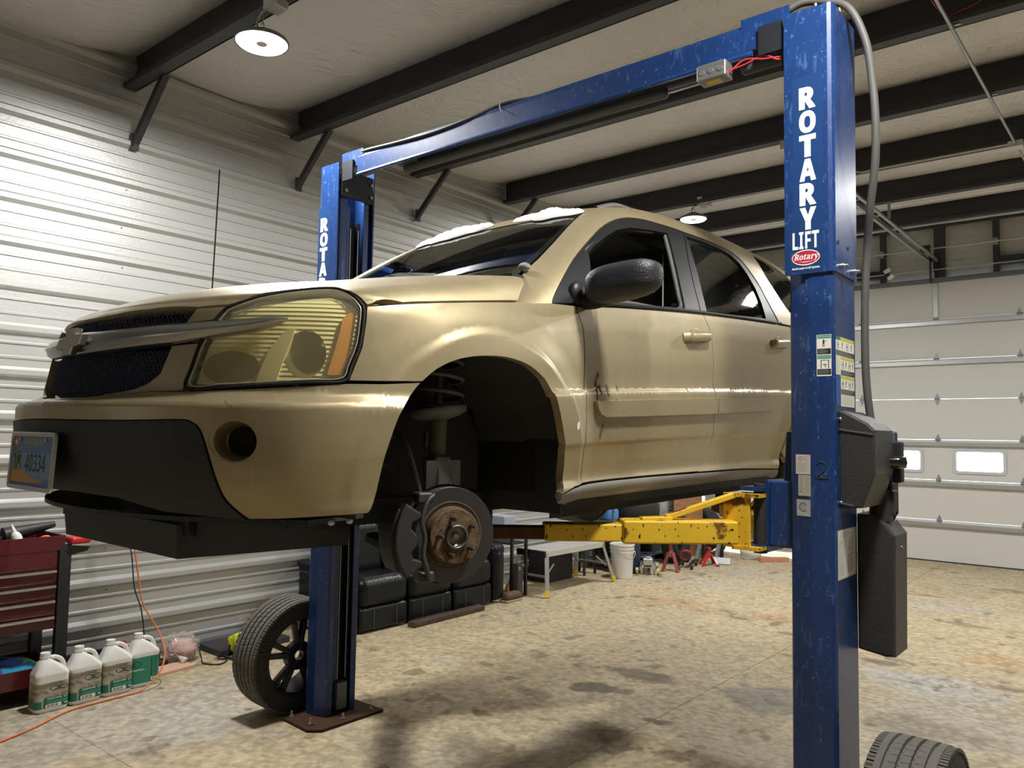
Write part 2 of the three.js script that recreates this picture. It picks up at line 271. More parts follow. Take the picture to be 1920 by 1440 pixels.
{ // back wall above and beside the overhead door
  const w = new THREE.Group(); w.name = 'wall_back'; scene.add(w); struct(w, 'end wall with insulation and dark framing above the door');
  const vin = phy([.50, .495, .47], .4, 0, { bumpMap: tex(256, 256, (u, v) => fbm(u, v, 5, 4, 31), false, [1.2, 1.2]), bumpScale: .03 });
  mesh('insulation', box(12.4, 1.2, .02, [.2, 4.66, -ZB - .12]), vin, w);
  mesh('liner', box(.42, 4.1, .04, [-5.77, 2.05, -ZB - .05]), std([.5, .5, .49], .5, .1), w); mesh('liner', box(5.4, 4.1, .04, [3.72, 2.05, -ZB - .05]), std([.5, .5, .49], .5, .1), w);
  mesh('wall_core', [box(12.8, 1.6, .12, [.15, 4.9, -ZB - .2]), box(.5, 4.2, .12, [-5.8, 2.1, -ZB - .2]), box(5.5, 4.2, .12, [3.75, 2.1, -ZB - .2])], std([.3, .3, .3], .9), w);
  for (const [x, wd] of [[-5.4, .08], [-4.6, .06], [-3.9, .06], [-3.24, .07], [-2.46, .135], [-1.74, .075], [-1.0, .075], [-.2, .075]]) mesh('post', box(wd, .9, .1, [x, 4.5, -ZB - .06]), mDark, w);
  for (const [a, b, y] of [[-5.9, -3.27, 4.27], [-1.7, -.2, 4.30]]) mesh('girt', box(b - a, .12, .09, [(a + b) / 2, y, -ZB - .06]), mDark, w);
  mesh('rake_angle', box(11.9, .05, .06, [.2, 4.92, -ZB - .03]), mDark, w);
  mesh('header_trim', [box(6.6, .05, .05, [-2.28, 4.085, -ZB + .02]), box(6.6, .012, .08, [-2.28, 4.115, -ZB + .03])], std([.16, .17, .18], .5, .4), w);
}
{ // overhead door
  const d = new THREE.Group(); d.name = 'door_1'; scene.add(d); struct(d, 'white sectional overhead door with a row of small windows');
  const white = phy([.60, .595, .575], .45, 0, { bumpMap: tex(128, 128, (u, v) => fbm(u, v, 30, 2, 6), false, [6, 6]), bumpScale: .0004 });
  const ys = [0, .595, 1.174, 1.757, 2.35, 2.938, 3.522, 4.07], xa = -5.56, xb = 1.0, z = -ZB, wins = []; for (let k = -3; k <= 2; k++) wins.push(-1.996 + 1.044 * k);
  const frame = std([.52, .55, .58], .4), glass = phy([.93, .98, 1], .06, 0, { transmission: 1, thickness: 0, ior: 1.45 });
  for (let i = 0; i < 7; i++) {
    const y0 = ys[i] + .003, y1 = ys[i + 1] - .003, holes = [];
    if (i === 2) for (const x of wins) holes.push(rpoly(.60, .30, .035, 4).map(([a, b]) => [a + x, b + 1.452]).reverse());
    const g = extr([[xa, y0], [xb, y0], [xb, y1], [xa, y1]], .045, 0, holes); g.translate(0, 0, z - .045); const s = mesh('door_section', boxUV(g), white, d);
    if (i === 2) for (const x of wins) {
      const o = rpoly(.66, .36, .05, 4), h = rpoly(.575, .275, .035, 4).reverse(); const fg = extr(o, .014, .004, [h]); fg.translate(x, 1.452, z); mesh('window_frame', fg, frame, s);
      const pg = new THREE.ShapeGeometry(shape(rpoly(.59, .29, .035, 4))); pg.translate(x, 1.452, z - .02); mesh('window_pane', pg, glass, s);
    }
  }
  mesh('bottom_seal', box(xb - xa, .02, .05, [(xa + xb) / 2, .008, z - .02]), std([.03, .03, .03], .8), d);
  for (const i of [1, 2, 3, 5, 6]) { const y = ys[i] - .062; mesh('strut', [box(xb - xa, .006, .05, [(xa + xb) / 2, y + .024, z + .025]), box(xb - xa, .048, .004, [(xa + xb) / 2, y, z + .05]), box(xb - xa, .006, .05, [(xa + xb) / 2, y - .024, z + .025])], mGalv, d); }
  const hinge = merge([extr([[-.034, 0], [-.022, .035], [0, .085], [.022, .035], [.034, 0]], .006), extr([[-.034, 0], [-.022, -.045], [0, -.095], [.022, -.045], [.034, 0]], .006), cyl(.009, .009, .075, [0, 0, .008], [0, 0, Math.PI / 2], 10)]);
  const mh = std([.30, .31, .33], .42, .7);
  for (let i = 1; i < 7; i++) for (let k = -2; k <= 3; k++) { const h = mesh('hinge', hinge, mh, d); h.position.set(-2.512 + 1.04 * k - .004, ys[i] + .002, z); }
  // centre stile and opener arm bracket
  mesh('stile', box(.06, .5, .02, [-2.512, 3.80, z + .012]), mGalv, d);
}
{ // lamps: round high bay fittings hung under the purlins
  const body = std([.22, .22, .23], .4, .7), lens = new THREE.MeshStandardMaterial({ color: lin(.9, .9, .88), emissive: LAMP_COLOR, emissiveIntensity: 9, roughness: .4 }), mid = std([.55, .5, .42], .6);
  const lab = ['glowing round high bay lamp hung above the ribbed wall, nearest the top edge', 'round high bay lamp over the near lift column', 'glowing round high bay lamp seen just above the vehicle roof', 'round high bay lamp at the back right of the shop', 'round high bay lamp at the far right back'];
  LAMPS.forEach(([x, y, z], i) => {
    const t = thing('high_bay_lamp', lab[i], 'lamp', [x, y, z]);
    mesh('housing', lathe([[0, .07], [.06, .07], [.075, .055], [.10, .05], [.155, .022], [.163, .004], [.160, -.006], [.15, .0]], 40), body, t);
    mesh('lens', lathe([[.036, -.002], [.05, -.012], [.14, -.014], [.152, -.002]], 48), lens, t);
    mesh('sensor_cap', lathe([[0, -.012], [.03, -.012], [.036, -.002]], 24), mid, t);
    mesh('hook', tube([[0, .07, 0], [.015, .10, 0], [0, .13, 0], [-.012, .115, 0]], .004, 16, 6), mGalv, t);
    const py = purlinY(-z) - y;
    mesh('cord', tube([[0, .07, 0], [-.01, .10, .03], [.03, .14, .04], [.06, py - .02, .03], [.12, py, 0]], .007, 24, 6), std([.55, .55, .53], .5), t);
    mesh('chain', tube([[0, .125, 0], [.004, .5 * (py + .12), 0], [0, py, 0]], .003, 8, 5), mGalv, t);
    const b = mesh('junction_box', [rbox(.11, .06, .1, .006, [.17, py - .02, .02]), box(.06, .10, .01, [.1, py + .03, .04])], std([.62, .62, .60], .45, .5), t);
    const L = new THREE.RectAreaLight(LAMP_COLOR, LAMP_POWER, .27, .27); L.position.set(0, -.02, 0); L.lookAt(x, y - 1, z); L.rotation.set(-Math.PI / 2, 0, 0); t.add(L);
  });
}
// ---------------------------------------------------------------- sheet panels cut out of a smooth surface
// map(u, v) gives a point [x, y, z]; the outline (and holes) are cut in u, v; the sheet gets a folded edge (lip)
function panel(map, outline, o = {}) {
  const { holes = [], edge = .03, lip = .014, off = 0, mirror = false, ref = [0, 1.9, 1.2], bulge = null } = o;
  const e = o.eps || [1e-3, 1e-3], cache = new Map();
  const P = (u, v) => { const p = map(u, v); return [mirror ? -p[0] : p[0], p[1], p[2]]; };
  const pts = [], loops = [outline, ...holes].map(l => { const a = l.slice(); if (Math.hypot(a[0][0] - a[a.length - 1][0], a[0][1] - a[a.length - 1][1]) < 1e-7) a.pop(); return a; });
  const vs = loops.map(l => l.map(q => new THREE.Vector2(q[0], q[1])));
  if (THREE.ShapeUtils.isClockWise(vs[0])) vs[0].reverse();
  for (let i = 1; i < vs.length; i++) if (!THREE.ShapeUtils.isClockWise(vs[i])) vs[i].reverse();
  let tri = THREE.ShapeUtils.triangulateShape(vs[0], vs.slice(1)).map(t => t.slice());
  for (const l of vs) for (const q of l) pts.push([q.x, q.y]);
  const pos = i => { let p = cache.get(i); if (!p) { p = P(...pts[i]); cache.set(i, p); } return p; };
  const dist = (a, b) => { const p = pos(a), q = pos(b); return Math.hypot(p[0] - q[0], p[1] - q[1], p[2] - q[2]); };
  for (let pass = 0; pass < 9; pass++) {
    const mid = new Map(), key = (a, b) => a < b ? a + '_' + b : b + '_' + a; let any = false;
    const M = (a, b) => { const k = key(a, b); if (mid.has(k)) return mid.get(k); let r = -1; if (dist(a, b) > edge) { r = pts.length; pts.push([(pts[a][0] + pts[b][0]) / 2, (pts[a][1] + pts[b][1]) / 2]); any = true; } mid.set(k, r); return r; };
    const out = [];
    for (const [a, b, c] of tri) {
      const x = M(a, b), y = M(b, c), z = M(c, a), n = (x >= 0) + (y >= 0) + (z >= 0);
      if (n === 0) out.push([a, b, c]);
      else if (n === 3) out.push([a, x, z], [x, b, y], [z, y, c], [x, y, z]);
      else if (n === 1) { if (x >= 0) out.push([a, x, c], [x, b, c]); else if (y >= 0) out.push([a, b, y], [a, y, c]); else out.push([a, b, z], [z, b, c]); }
      else if (x < 0) out.push([y, c, z], [a, b, y], [a, y, z]); else if (y < 0) out.push([a, x, z], [x, b, c], [x, c, z]); else out.push([x, b, y], [a, x, y], [a, y, c]);
    }
    tri = out; if (!any) break;
  }
  const p3 = [], n3 = [];
  for (let i = 0; i < pts.length; i++) {
    const [u, v] = pts[i], p = pos(i), a = P(u + e[0], v), b = P(u - e[0], v), c = P(u, v + e[1]), d = P(u, v - e[1]);
    const du = H(a[0] - b[0], a[1] - b[1], b[2] - a[2]), dv = H(c[0] - d[0], c[1] - d[1], d[2] - c[2]), n = du.cross(dv).normalize();
    const w = H(p[0] - (mirror ? -ref[0] : ref[0]), p[1] - ref[1], -(p[2] - ref[2])); if (n.dot(w) < 0) n.negate();
    n3.push(n); const k = off + (bulge ? bulge(u, v) : 0); p3.push(H(p[0], p[1], -p[2]).addScaledVector(n, k));
  }
  const A = [], N = [], U = []; const put = (q, n, s, t) => { A.push(q.x, q.y, q.z); N.push(n.x, n.y, n.z); U.push(s, t); };
  const ab = new THREE.Vector3(), ac = new THREE.Vector3();
  const uvm = p => [-p.z + .37 * p.x, p.y];
  const cnt = new Map();
  for (const t of tri) {
    let [a, b, c] = t; ab.subVectors(p3[b], p3[a]); ac.subVectors(p3[c], p3[a]); if (ab.cross(ac).dot(n3[a]) < 0) [b, c] = [c, b];
    for (const i of [a, b, c]) put(p3[i], n3[i], ...uvm(p3[i]));
    for (const [i, j] of [[a, b], [b, c], [c, a]]) { const k = i < j ? i + '_' + j : j + '_' + i; cnt.set(k, cnt.has(k) ? null : [i, j]); }
  }
  if (lip) for (const [, ij] of cnt) if (ij) {
    const [i, j] = ij, p = p3[i], q = p3[j], p2 = p.clone().addScaledVector(n3[i], -lip), q2 = q.clone().addScaledVector(n3[j], -lip);
    const n = q.clone().sub(p).cross(n3[i]).normalize();
    for (const [x] of [[p], [p2], [q], [q], [p2], [q2]]) put(x, n, ...uvm(x));
  }
  const g = new THREE.BufferGeometry(); g.setAttribute('position', new THREE.Float32BufferAttribute(A, 3)); g.setAttribute('normal', new THREE.Float32BufferAttribute(N, 3)); g.setAttribute('uv', new THREE.Float32BufferAttribute(U, 2)); return g;
}
// shrink an outline by d metres (su, sv: metres for one unit of u, v)
function inset(poly, d, su = 1, sv = 1) {
  const P = poly.map(q => [q[0] * su, q[1] * sv]); let ar = 0; for (let i = 0; i < P.length; i++) { const a = P[i], b = P[(i + 1) % P.length]; ar += a[0] * b[1] - b[0] * a[1]; }
  const s = ar > 0 ? 1 : -1;
  return P.map((p, i) => {
    const a = P[(i + P.length - 1) % P.length], b = P[(i + 1) % P.length]; let n1 = [-(p[1] - a[1]), p[0] - a[0]], n2 = [-(b[1] - p[1]), b[0] - p[0]]; const l1 = Math.hypot(...n1) || 1, l2 = Math.hypot(...n2) || 1;
    n1 = [n1[0] / l1, n1[1] / l1]; n2 = [n2[0] / l2, n2[1] / l2]; let m = [n1[0] + n2[0], n1[1] + n2[1]]; const k = Math.max(.5, 1 + n1[0] * n2[0] + n1[1] * n2[1]); return [(p[0] + s * d * m[0] / k) / su, (p[1] + s * d * m[1] / k) / sv];
  });
}
// smooth a run of points
function smoothRun(p, n = 3) { const o = []; for (let i = 0; i < p.length - 1; i++) { const a = p[Math.max(0, i - 1)], b = p[i], c = p[i + 1], d = p[Math.min(p.length - 1, i + 2)]; for (let k = 0; k < n; k++) { const t = k / n, t2 = t * t, t3 = t2 * t; o.push([0, 1].map(j => .5 * (2 * b[j] + (c[j] - a[j]) * t + (2 * a[j] - 5 * b[j] + 4 * c[j] - d[j]) * t2 + (3 * b[j] - a[j] - 3 * c[j] + d[j]) * t3))); } } o.push(p[p.length - 1]); return o; }
const mir = l => l.slice().reverse().map(([s, y]) => [-s, y]);
// ---------------------------------------------------------------- the vehicle on the lift
const car = thing('suv', 'gold four door suv raised on the blue lift with its front wheel off', 'car', [-2.44, 0, -1.822]);
const dustT = tex(1024, 1024, (u, v) => { const a = fbm(u, v, 6, 5, 91), b = fbm(u, v, 90, 2, 13), s = fbm(u * 3 % 1, v, 30, 3, 17); const k = .93 + .07 * a + .03 * (b - .5) + .015 * sstep(.6, .8, s); const w = sstep(.55, .8, a) * .25; return mixc([k, k, k], [.93, .90, .84], w); }, true, [1 / 1.7, 1 / 1.7]);
const dustR = tex(512, 512, (u, v) => .36 + .16 * fbm(u, v, 5, 5, 23) + .04 * fbm(u, v, 60, 2, 5), false, [1 / 1.3, 1 / 1.3]);
const mGold = phy([.455, .375, .225], 1, .55, { map: dustT, roughnessMap: dustR, clearcoat: .4, clearcoatRoughness: .22 });
const mGold2 = phy([.27, .26, .235], .6, 0, { map: dustT });
const mPlast = std([.020, .022, .024], .55, 0, { bumpMap: tex(128, 128, (u, v) => fbm(u, v, 40, 2, 3), false, [8, 8]), bumpScale: .0008 });
const mTrim = phy([.012, .013, .015], .42, 0, { specularIntensity: .6 });
const mBlack = std([.008, .008, .009], .7);
const mUnder = std([.032, .033, .032], .8, 0, { bumpMap: tex(128, 128, (u, v) => fbm(u, v, 12, 4, 7), false, [3, 3]), bumpScale: .006 });
const mChrome = std([.50, .50, .51], .22, .95);
const mSteelD = std([.16, .15, .145], .5, .8);
const mIron = std([.045, .043, .042], .65, .5);
const mGlass = phy([.50, .56, .54], .02, 0, { transmission: 1, thickness: 0, ior: 1.5 });
const mTint = phy([.10, .11, .11], .02, 0, { transmission: .9, thickness: 0, ior: 1.5 });
const cA = (u, v) => chartA(u, v), cU = (z, q) => chartB(fUp, z, q), cC = (x, z) => [x, root(y => fHood(Math.abs(x), y, z), 1.7, 2.6), z];
const mA = (s, y) => s < 0 ? (p => [-p[0], p[1], p[2]])(chartA(-s, y)) : chartA(s, y);
const L = {
  fenderTop: [[.5632, 2.059], [.6262, 2.0766], [.6975, 2.095], [.7796, 2.1143], [.8649, 2.1324], [.9429, 2.1467], [1.0901, 2.1666], [1.2291, 2.1766]],
  doorF: [[1.2285, 2.1746], [1.2435, 2.1362], [1.2569, 2.0901], [1.2575, 2.0143], [1.2575, 1.9004], [1.2545, 1.79], [1.2607, 1.6957], [1.277, 1.6221], [1.2859, 1.5567]],
  fenderBot: [[1.2829, 1.5532], [1.2128, 1.5461], [1.1797, 1.5349], [1.14, 1.5224]],
  arch: [[.6634, 1.8615], [.691, 1.8983], [.7279, 1.9266], [.7721, 1.944], [.8199, 1.9527], [.8723, 1.9538], [.9309, 1.9417], [.9801, 1.9130], [1.0240, 1.87], [1.0577, 1.8138], [1.0951, 1.7379], [1.1367, 1.6491], [1.1505, 1.5713], [1.1364, 1.5225]],
  archF: [[.6604, 1.8598], [.6408, 1.8201], [.6209, 1.7653], [.6072, 1.6985], [.5974, 1.6423], [.5883, 1.5635], [.5806, 1.5201], [.5749, 1.5084]],
  headR: [[.5378, 1.8534], [.5456, 1.8915], [.557, 1.9468], [.5621, 2.0198], [.5625, 2.0496]],
  headTop: [[.5618, 2.056], [.5548, 2.0729], [.5408, 2.0944], [.5185, 2.1124], [.4942, 2.1166], [.4492, 2.1075], [.3861, 2.0839], [.3377, 2.0498]],
  headL: [[.3348, 2.0480], [.3178, 2.0126], [.2969, 1.9475], [.2879, 1.8887], [.2805, 1.826]],
  headB: [[.2806, 1.824], [.351, 1.8279], [.4177, 1.8347], [.4811, 1.8425], [.5378, 1.8514]],
  fasciaTop: [[0, 1.7419], [.15, 1.7395], [.2391, 1.7410], [.3071, 1.744], [.3235, 1.7391], [.3381, 1.7181], [.3496, 1.6587], [.3593, 1.5949], [.3717, 1.541], [.3996, 1.4936]],
  fasciaBot: [[.3995, 1.4922], [.3466, 1.5006], [.2628, 1.5098], [.1863, 1.5396], [.0904, 1.5469], [0, 1.5464]],
  split: [[2.2264, 2.2787], [2.272, 2.2079], [2.2816, 2.1418], [2.2841, 2.1091], [2.2844, 1.9622], [2.2837, 1.8156], [2.3006, 1.7127], [2.276, 1.6392], [2.2084, 1.573]],
  doorBot: [[1.2843, 1.5549], [1.4707, 1.5616], [1.7476, 1.5674], [2.2005, 1.5718], [2.6483, 1.5744], [3.1198, 1.5647]],
  belt: [[1.2318, 2.1751], [1.5963, 2.2187], [2.0374, 2.2620], [2.2264, 2.2787], [2.2666, 2.2815], [2.9515, 2.3255], [3.1756, 2.3383]],
  dlo: [[.3095, -.07], [.3485, 2.2774], [.437, 6.9485], [.5596, 13.3946], [.6961, 19.9], [.8349, 26.0588], [.9418, 29.4], [1.0372, 30.9], [1.1471, 30.9052], [1.2734, 30.5], [1.4148, 30.0], [1.5175, 29.5], [1.6962, 28.9179], [1.8751, 27.9475], [2.0045, 26.5], [2.1094, 23.4], [2.1794, 19.1], [2.2370, 14.7], [2.2744, 9.9074], [2.315, 4.8], [2.3586, .2899]],
  dloSplit: [[1.5142, 29.5], [1.4559, 19.6147], [1.4255, 9.0933], [1.4154, .2196]],
  winF: [[.6504, 15.689], [.7117, 18.3328], [.8276, 22.3772], [.9088, 24.7545], [1.004, 26.0389], [1.1736, 26.4133], [1.3322, 27.0153], [1.3254, 22.2879], [1.3036, 12.8487], [1.2818, 4.5066], [1.273, 1.0201], [.7992, .85], [.5663, .8], [.587, 7.9537]],
  winR: [[1.5233, 27.8224], [1.6761, 27.5403], [1.8587, 26.6], [1.9817, 25.0], [2.0661, 22.3], [2.1204, 18.4], [2.1698, 12.762], [2.1891, 7.1325], [2.1835, 1.2], [1.7903, .9], [1.4821, .9], [1.489, 5.4912], [1.506, 13.3093], [1.5142, 20.1123]],
  pillar: [[.3531, 8.4881], [.3952, 10.9027], [.4297, 12.8047], [.514, 16.9752], [.6789, 25.9313], [.8303, 34.3436], [.9444, 40.0171], [1.0155, 43.0741]],
};
const rev = l => l.slice().reverse();
// both flanks of a part: one cut and its mirror image
function pair(name, map, outline, mat, o = {}, parent = car, insetBy = .0022, su = 1, sv = 1) {
  const ol = insetBy ? inset(outline, insetBy, su, sv) : outline, r = [];
  for (const m of [false, true]) r.push(mesh(name, panel(map, ol, { ...o, mirror: m }), mat, parent)); return r;
}
pair('front_fender', cA, [...L.fenderTop, ...smoothRun(L.doorF, 2).slice(1), ...L.fenderBot, ...rev(smoothRun(L.arch, 3)), [.5949, 1.8564], ...L.headR.slice(0)], mGold, { edge: .017, lip: .03 });
const doorF = pair('front_door', cA, [...L.belt.slice(0, 4), ...smoothRun(L.split, 2).slice(1), ...rev(L.doorBot.slice(0, 3)), ...rev(smoothRun(L.doorF, 2)).slice(1, -1)], mGold, { edge: .024, lip: .03 });
const rearEdge = [[3.300, 2.345], [3.32, 2.2], [3.30, 2.05], [3.26, 1.93], [3.22, 1.84], [3.18, 1.75], [3.12, 1.566]];
const doorR = pair('rear_door', cA, [...L.belt.slice(3), [3.300, 2.345], ...smoothRun(rearEdge, 2).slice(1), ...rev(L.doorBot.slice(3)), ...rev(smoothRun(L.split, 2)).slice(1, -1)], mGold, { edge: .028, lip: .03 });
{
  const a = []; for (let i = 0; i <= 16; i++) { const t = i / 16 * Math.PI; a.push([3.64 + .42 * Math.cos(t), 1.60 + .42 * Math.sin(t)]); }
  pair('rear_quarter', cA, [[3.302, 2.345], [3.9, 2.385], [4.55, 2.40], [4.6, 1.62], [4.06, 1.58], ...a.slice(1), ...rev(smoothRun(rearEdge, 2)).slice(1, -1)], mGold, { edge: .05, lip: .03 });
  pair('rocker', cA, [[1.139, 1.521], [1.165, 1.526], [1.19, 1.534], [1.22, 1.544], [1.285, 1.5505], [1.4707, 1.5576], [1.7476, 1.5634], [2.2, 1.5678], [2.6483, 1.5704], [3.12, 1.561], [3.18, 1.52], [3.17, 1.512], [2.5, 1.500], [1.7, 1.486], [1.30, 1.480], [1.215, 1.479], [1.165, 1.49]], mGold2, { edge: .02, lip: .03 });
}
{ // front bumper cover, lower fascia
  const half = [[0, 1.806], [.0856, 1.806], [.1805, 1.817], [.23, 1.820], [.2806, 1.820], [.351, 1.8245], [.4177, 1.8312], [.4811, 1.839], [.5378, 1.8479], [.5949, 1.8512], ...smoothRun(L.archF, 2), [.5346, 1.5048], [.4735, 1.4995], [.4429, 1.4964], [.4012, 1.4945], ...rev(smoothRun(L.fasciaTop, 3)).slice(1)];
  const fog = n => Array.from({ length: 28 }, (_, i) => [n * .3879 + .0305 * Math.cos(i / 28 * 2 * Math.PI), 1.6925 + .0505 * Math.sin(i / 28 * 2 * Math.PI)]);
  mesh('front_bumper', panel(mA, inset([...half, ...mir(half).slice(1, -1)], .002, 1.3, 1), { edge: .022, holes: [fog(1), fog(-1)], lip: .02 }), mGold, car);
  const f2 = [...smoothRun(L.fasciaTop, 3), ...L.fasciaBot];
  mesh('lower_fascia', panel(mA, inset([...f2, ...mir(f2).slice(1, -1)], .001, 1.3, 1), { edge: .03, off: .005, lip: .03 }), mPlast, car);
  // fog lamp pockets
  for (const n of [1, -1]) {
    const c = mA(n * .3879, 1.6925), p = H(c[0], c[1], -c[2]), d = mA(n * .3879 + .02, 1.6925), tx = H(d[0] - c[0], 0, -(d[2] - c[2])).normalize().multiplyScalar(n), nn = H(tx.z, 0, -tx.x).multiplyScalar(-1); if (nn.z < 0) nn.negate();
    const g = lathe([[.068, 0], [.058, -.02], [.05, -.06], [.045, -.075], [0, -.078]], 28); g.rotateX(Math.PI / 2); g.applyMatrix4(new THREE.Matrix4().lookAt(nn, H(0, 0, 0), H(0, 1, 0))); g.scale(1, .8, 1); g.translate(p.x - nn.x * .002, p.y, p.z - nn.z * .002);
    const m = mesh('fog_lamp_pocket', g, mGold, car);
    const g2 = lathe([[.044, 0], [.03, .012], [0, .016]], 24); g2.rotateX(Math.PI / 2); g2.applyMatrix4(new THREE.Matrix4().lookAt(nn, H(0, 0, 0), H(0, 1, 0))); g2.translate(p.x - nn.x * .074, p.y, p.z - nn.z * .074); mesh('blank_cap', g2, mBlack, m);
  }
}
{ // grille surround, grille mesh, chrome bar, emblem
  for (const pl of [[[.246, 1.942], [.2955, 1.9475], [.2865, 1.8887], [.279, 1.8225], [.23, 1.8205], [.1805, 1.8165], [.12, 1.809], [.12, 1.8135], [.16, 1.8195], [.185, 1.8265], [.2034, 1.836], [.216, 1.847], [.2255, 1.858], [.2319, 1.868]], [[.2807, 2.0440], [.3335, 2.0478], [.3165, 2.0126], [.2668, 2.0059]]]) pair('grille_surround', cA, pl, mGold, { edge: .02, lip: .03 }, car, 0);
  const ops = [[[0, 1.938], [.09, 1.938], [.2449, 1.943], [.2329, 1.868], [.2165, 1.843], [.2034, 1.832], [.1815, 1.8215], [.0866, 1.8105], [0, 1.8105]], [[0, 2.038], [.17, 2.0426], [.2807, 2.0451], [.2688, 2.0059], [.24, 1.998], [0, 1.990]]];
  const inside = (pl, x, y) => { let r = false; for (let i = 0, j = pl.length - 1; i < pl.length; j = i++) { const [a, b] = pl[i], [c, d] = pl[j]; if ((b > y) !== (d > y) && x < (c - a) * (y - b) / (d - b) + a) r = !r; } return r; };
  for (const op of ops) {
    const pl = [...op, ...mir(op).slice(1, -1)];
    const b = mesh('grille_backing', panel(mA, pl, { edge: .05, off: -.045, lip: 0 }), std([.004, .006, .016], .6), car);
    const gs = [], y0 = Math.min(...op.map(q => q[1])), y1 = Math.max(...op.map(q => q[1]));
    for (const sl of [1, -1]) for (let k = -70; k <= 70; k++) {
      let run = []; const flush = () => { if (run.length > 1) gs.push(tube(run, .0015, run.length * 2, 4)); run = []; };
      for (let i = 0; i <= 14; i++) { const y = y0 + (y1 - y0) * i / 14, s = k * .0098 + sl * (y - 1.9) * .42; if (inside(pl, s, y)) { const p = mA(s, y); run.push([p[0] * .985, p[1], -(p[2] + .018)]); } else flush(); } flush();
    }
    const gm = mesh('grille_mesh', gs, std([.055, .065, .13], .4, .3), car); gm.userData.kind = 'stuff';
  }
  const yT = curve([[0, 2.001], [.1, 1.998], [.25, 2.004], [.355, 2.0112], [.42, 2.0189], [.4418, 2.0165]]), yB = curve([[0, 1.929], [.06, 1.9305], [.248, 1.9447], [.336, 1.964], [.40, 1.981], [.443, 2.0087]]);
  const pos = [], idx = [], n = 80, prof = [[0, -.012], [.03, .010], [.2, .021], [.42, .024], [.5, .029], [.58, .024], [.85, .016], [.97, .006], [1, -.012]];
  for (let i = 0; i <= n; i++) { const s = -.4425 + .885 * i / n, a = Math.abs(s), e = Math.min(1, (.4430 - a) / .03 + .15); for (const [t, d] of prof) { const y = yB(a) + (yT(a) - yB(a)) * (1 - t), p = mA(s, y), q = mA(s + .004, y), tx = H(q[0] - p[0], 0, p[2] - q[2]).normalize(), nn = H(-tx.z, 0, tx.x); if (nn.x * p[0] - nn.z * (p[2] - AX) < 0) nn.negate(); pos.push(p[0] + nn.x * d * e, y, -p[2] + nn.z * d * e); } }
  const m = prof.length; for (let i = 0; i < n; i++) for (let j = 0; j < m - 1; j++) { const a = i * m + j, b = a + m; idx.push(a, a + 1, b, b, a + 1, b + 1); }
  const g = new THREE.BufferGeometry(); g.setAttribute('position', new THREE.Float32BufferAttribute(pos, 3)); g.setIndex(idx); g.computeVertexNormals();
  const bar_ = mesh('chrome_bar', g, std([.42, .42, .43], .26, .95), car);
  const bt = extr([[-.075, .012], [-.030, .018], [-.022, .040], [.038, .040], [.033, .020], [.085, .018], [.075, -.012], [.030, -.018], [.022, -.040], [-.038, -.040], [-.033, -.020], [-.085, -.018]], .012, .004, [], 2); bt.rotateX(-.12); bt.translate(0, 1.966, .850 + .024);
  const em = mesh('emblem', bt, std([.50, .48, .42], .28, .9), bar_); em.userData.label = 'bow tie shaped emblem on the chrome bar';
}
{ // hood
  const edge = [[0, .335], [.4, .335], [.62, .322], [.70, .295], [.76, .255], [.8122, .2082], [.8373, .1600], ...rev(L.fenderTop.slice(0, 6)).map(([s, y]) => { const z = chartA(s, y)[2]; return [root(x => fHood(x, y + .002, z), .3, 1.2), z]; }), [.775, -.472], [.735, -.482], [.69, -.495], [.645, -.535], [.5799, -.6344], [.5239, -.6979], [.4405, -.7387], [.2613, -.7873], [.1101, -.8098], [0, -.8173]];
  const ol = [...edge, ...rev(edge).slice(1, -1).map(([x, z]) => [-x, z])];
  mesh('hood', panel(cC, inset(ol, .002), { edge: .026, lip: .025, ref: [0, 1.7, 0] }), mGold, car);
  mesh('engine_bay', [box(1.0, .02, .8, [0, 2.0, .25]), box(.7, .4, .02, [0, 1.78, .70])], mBlack, car);
}
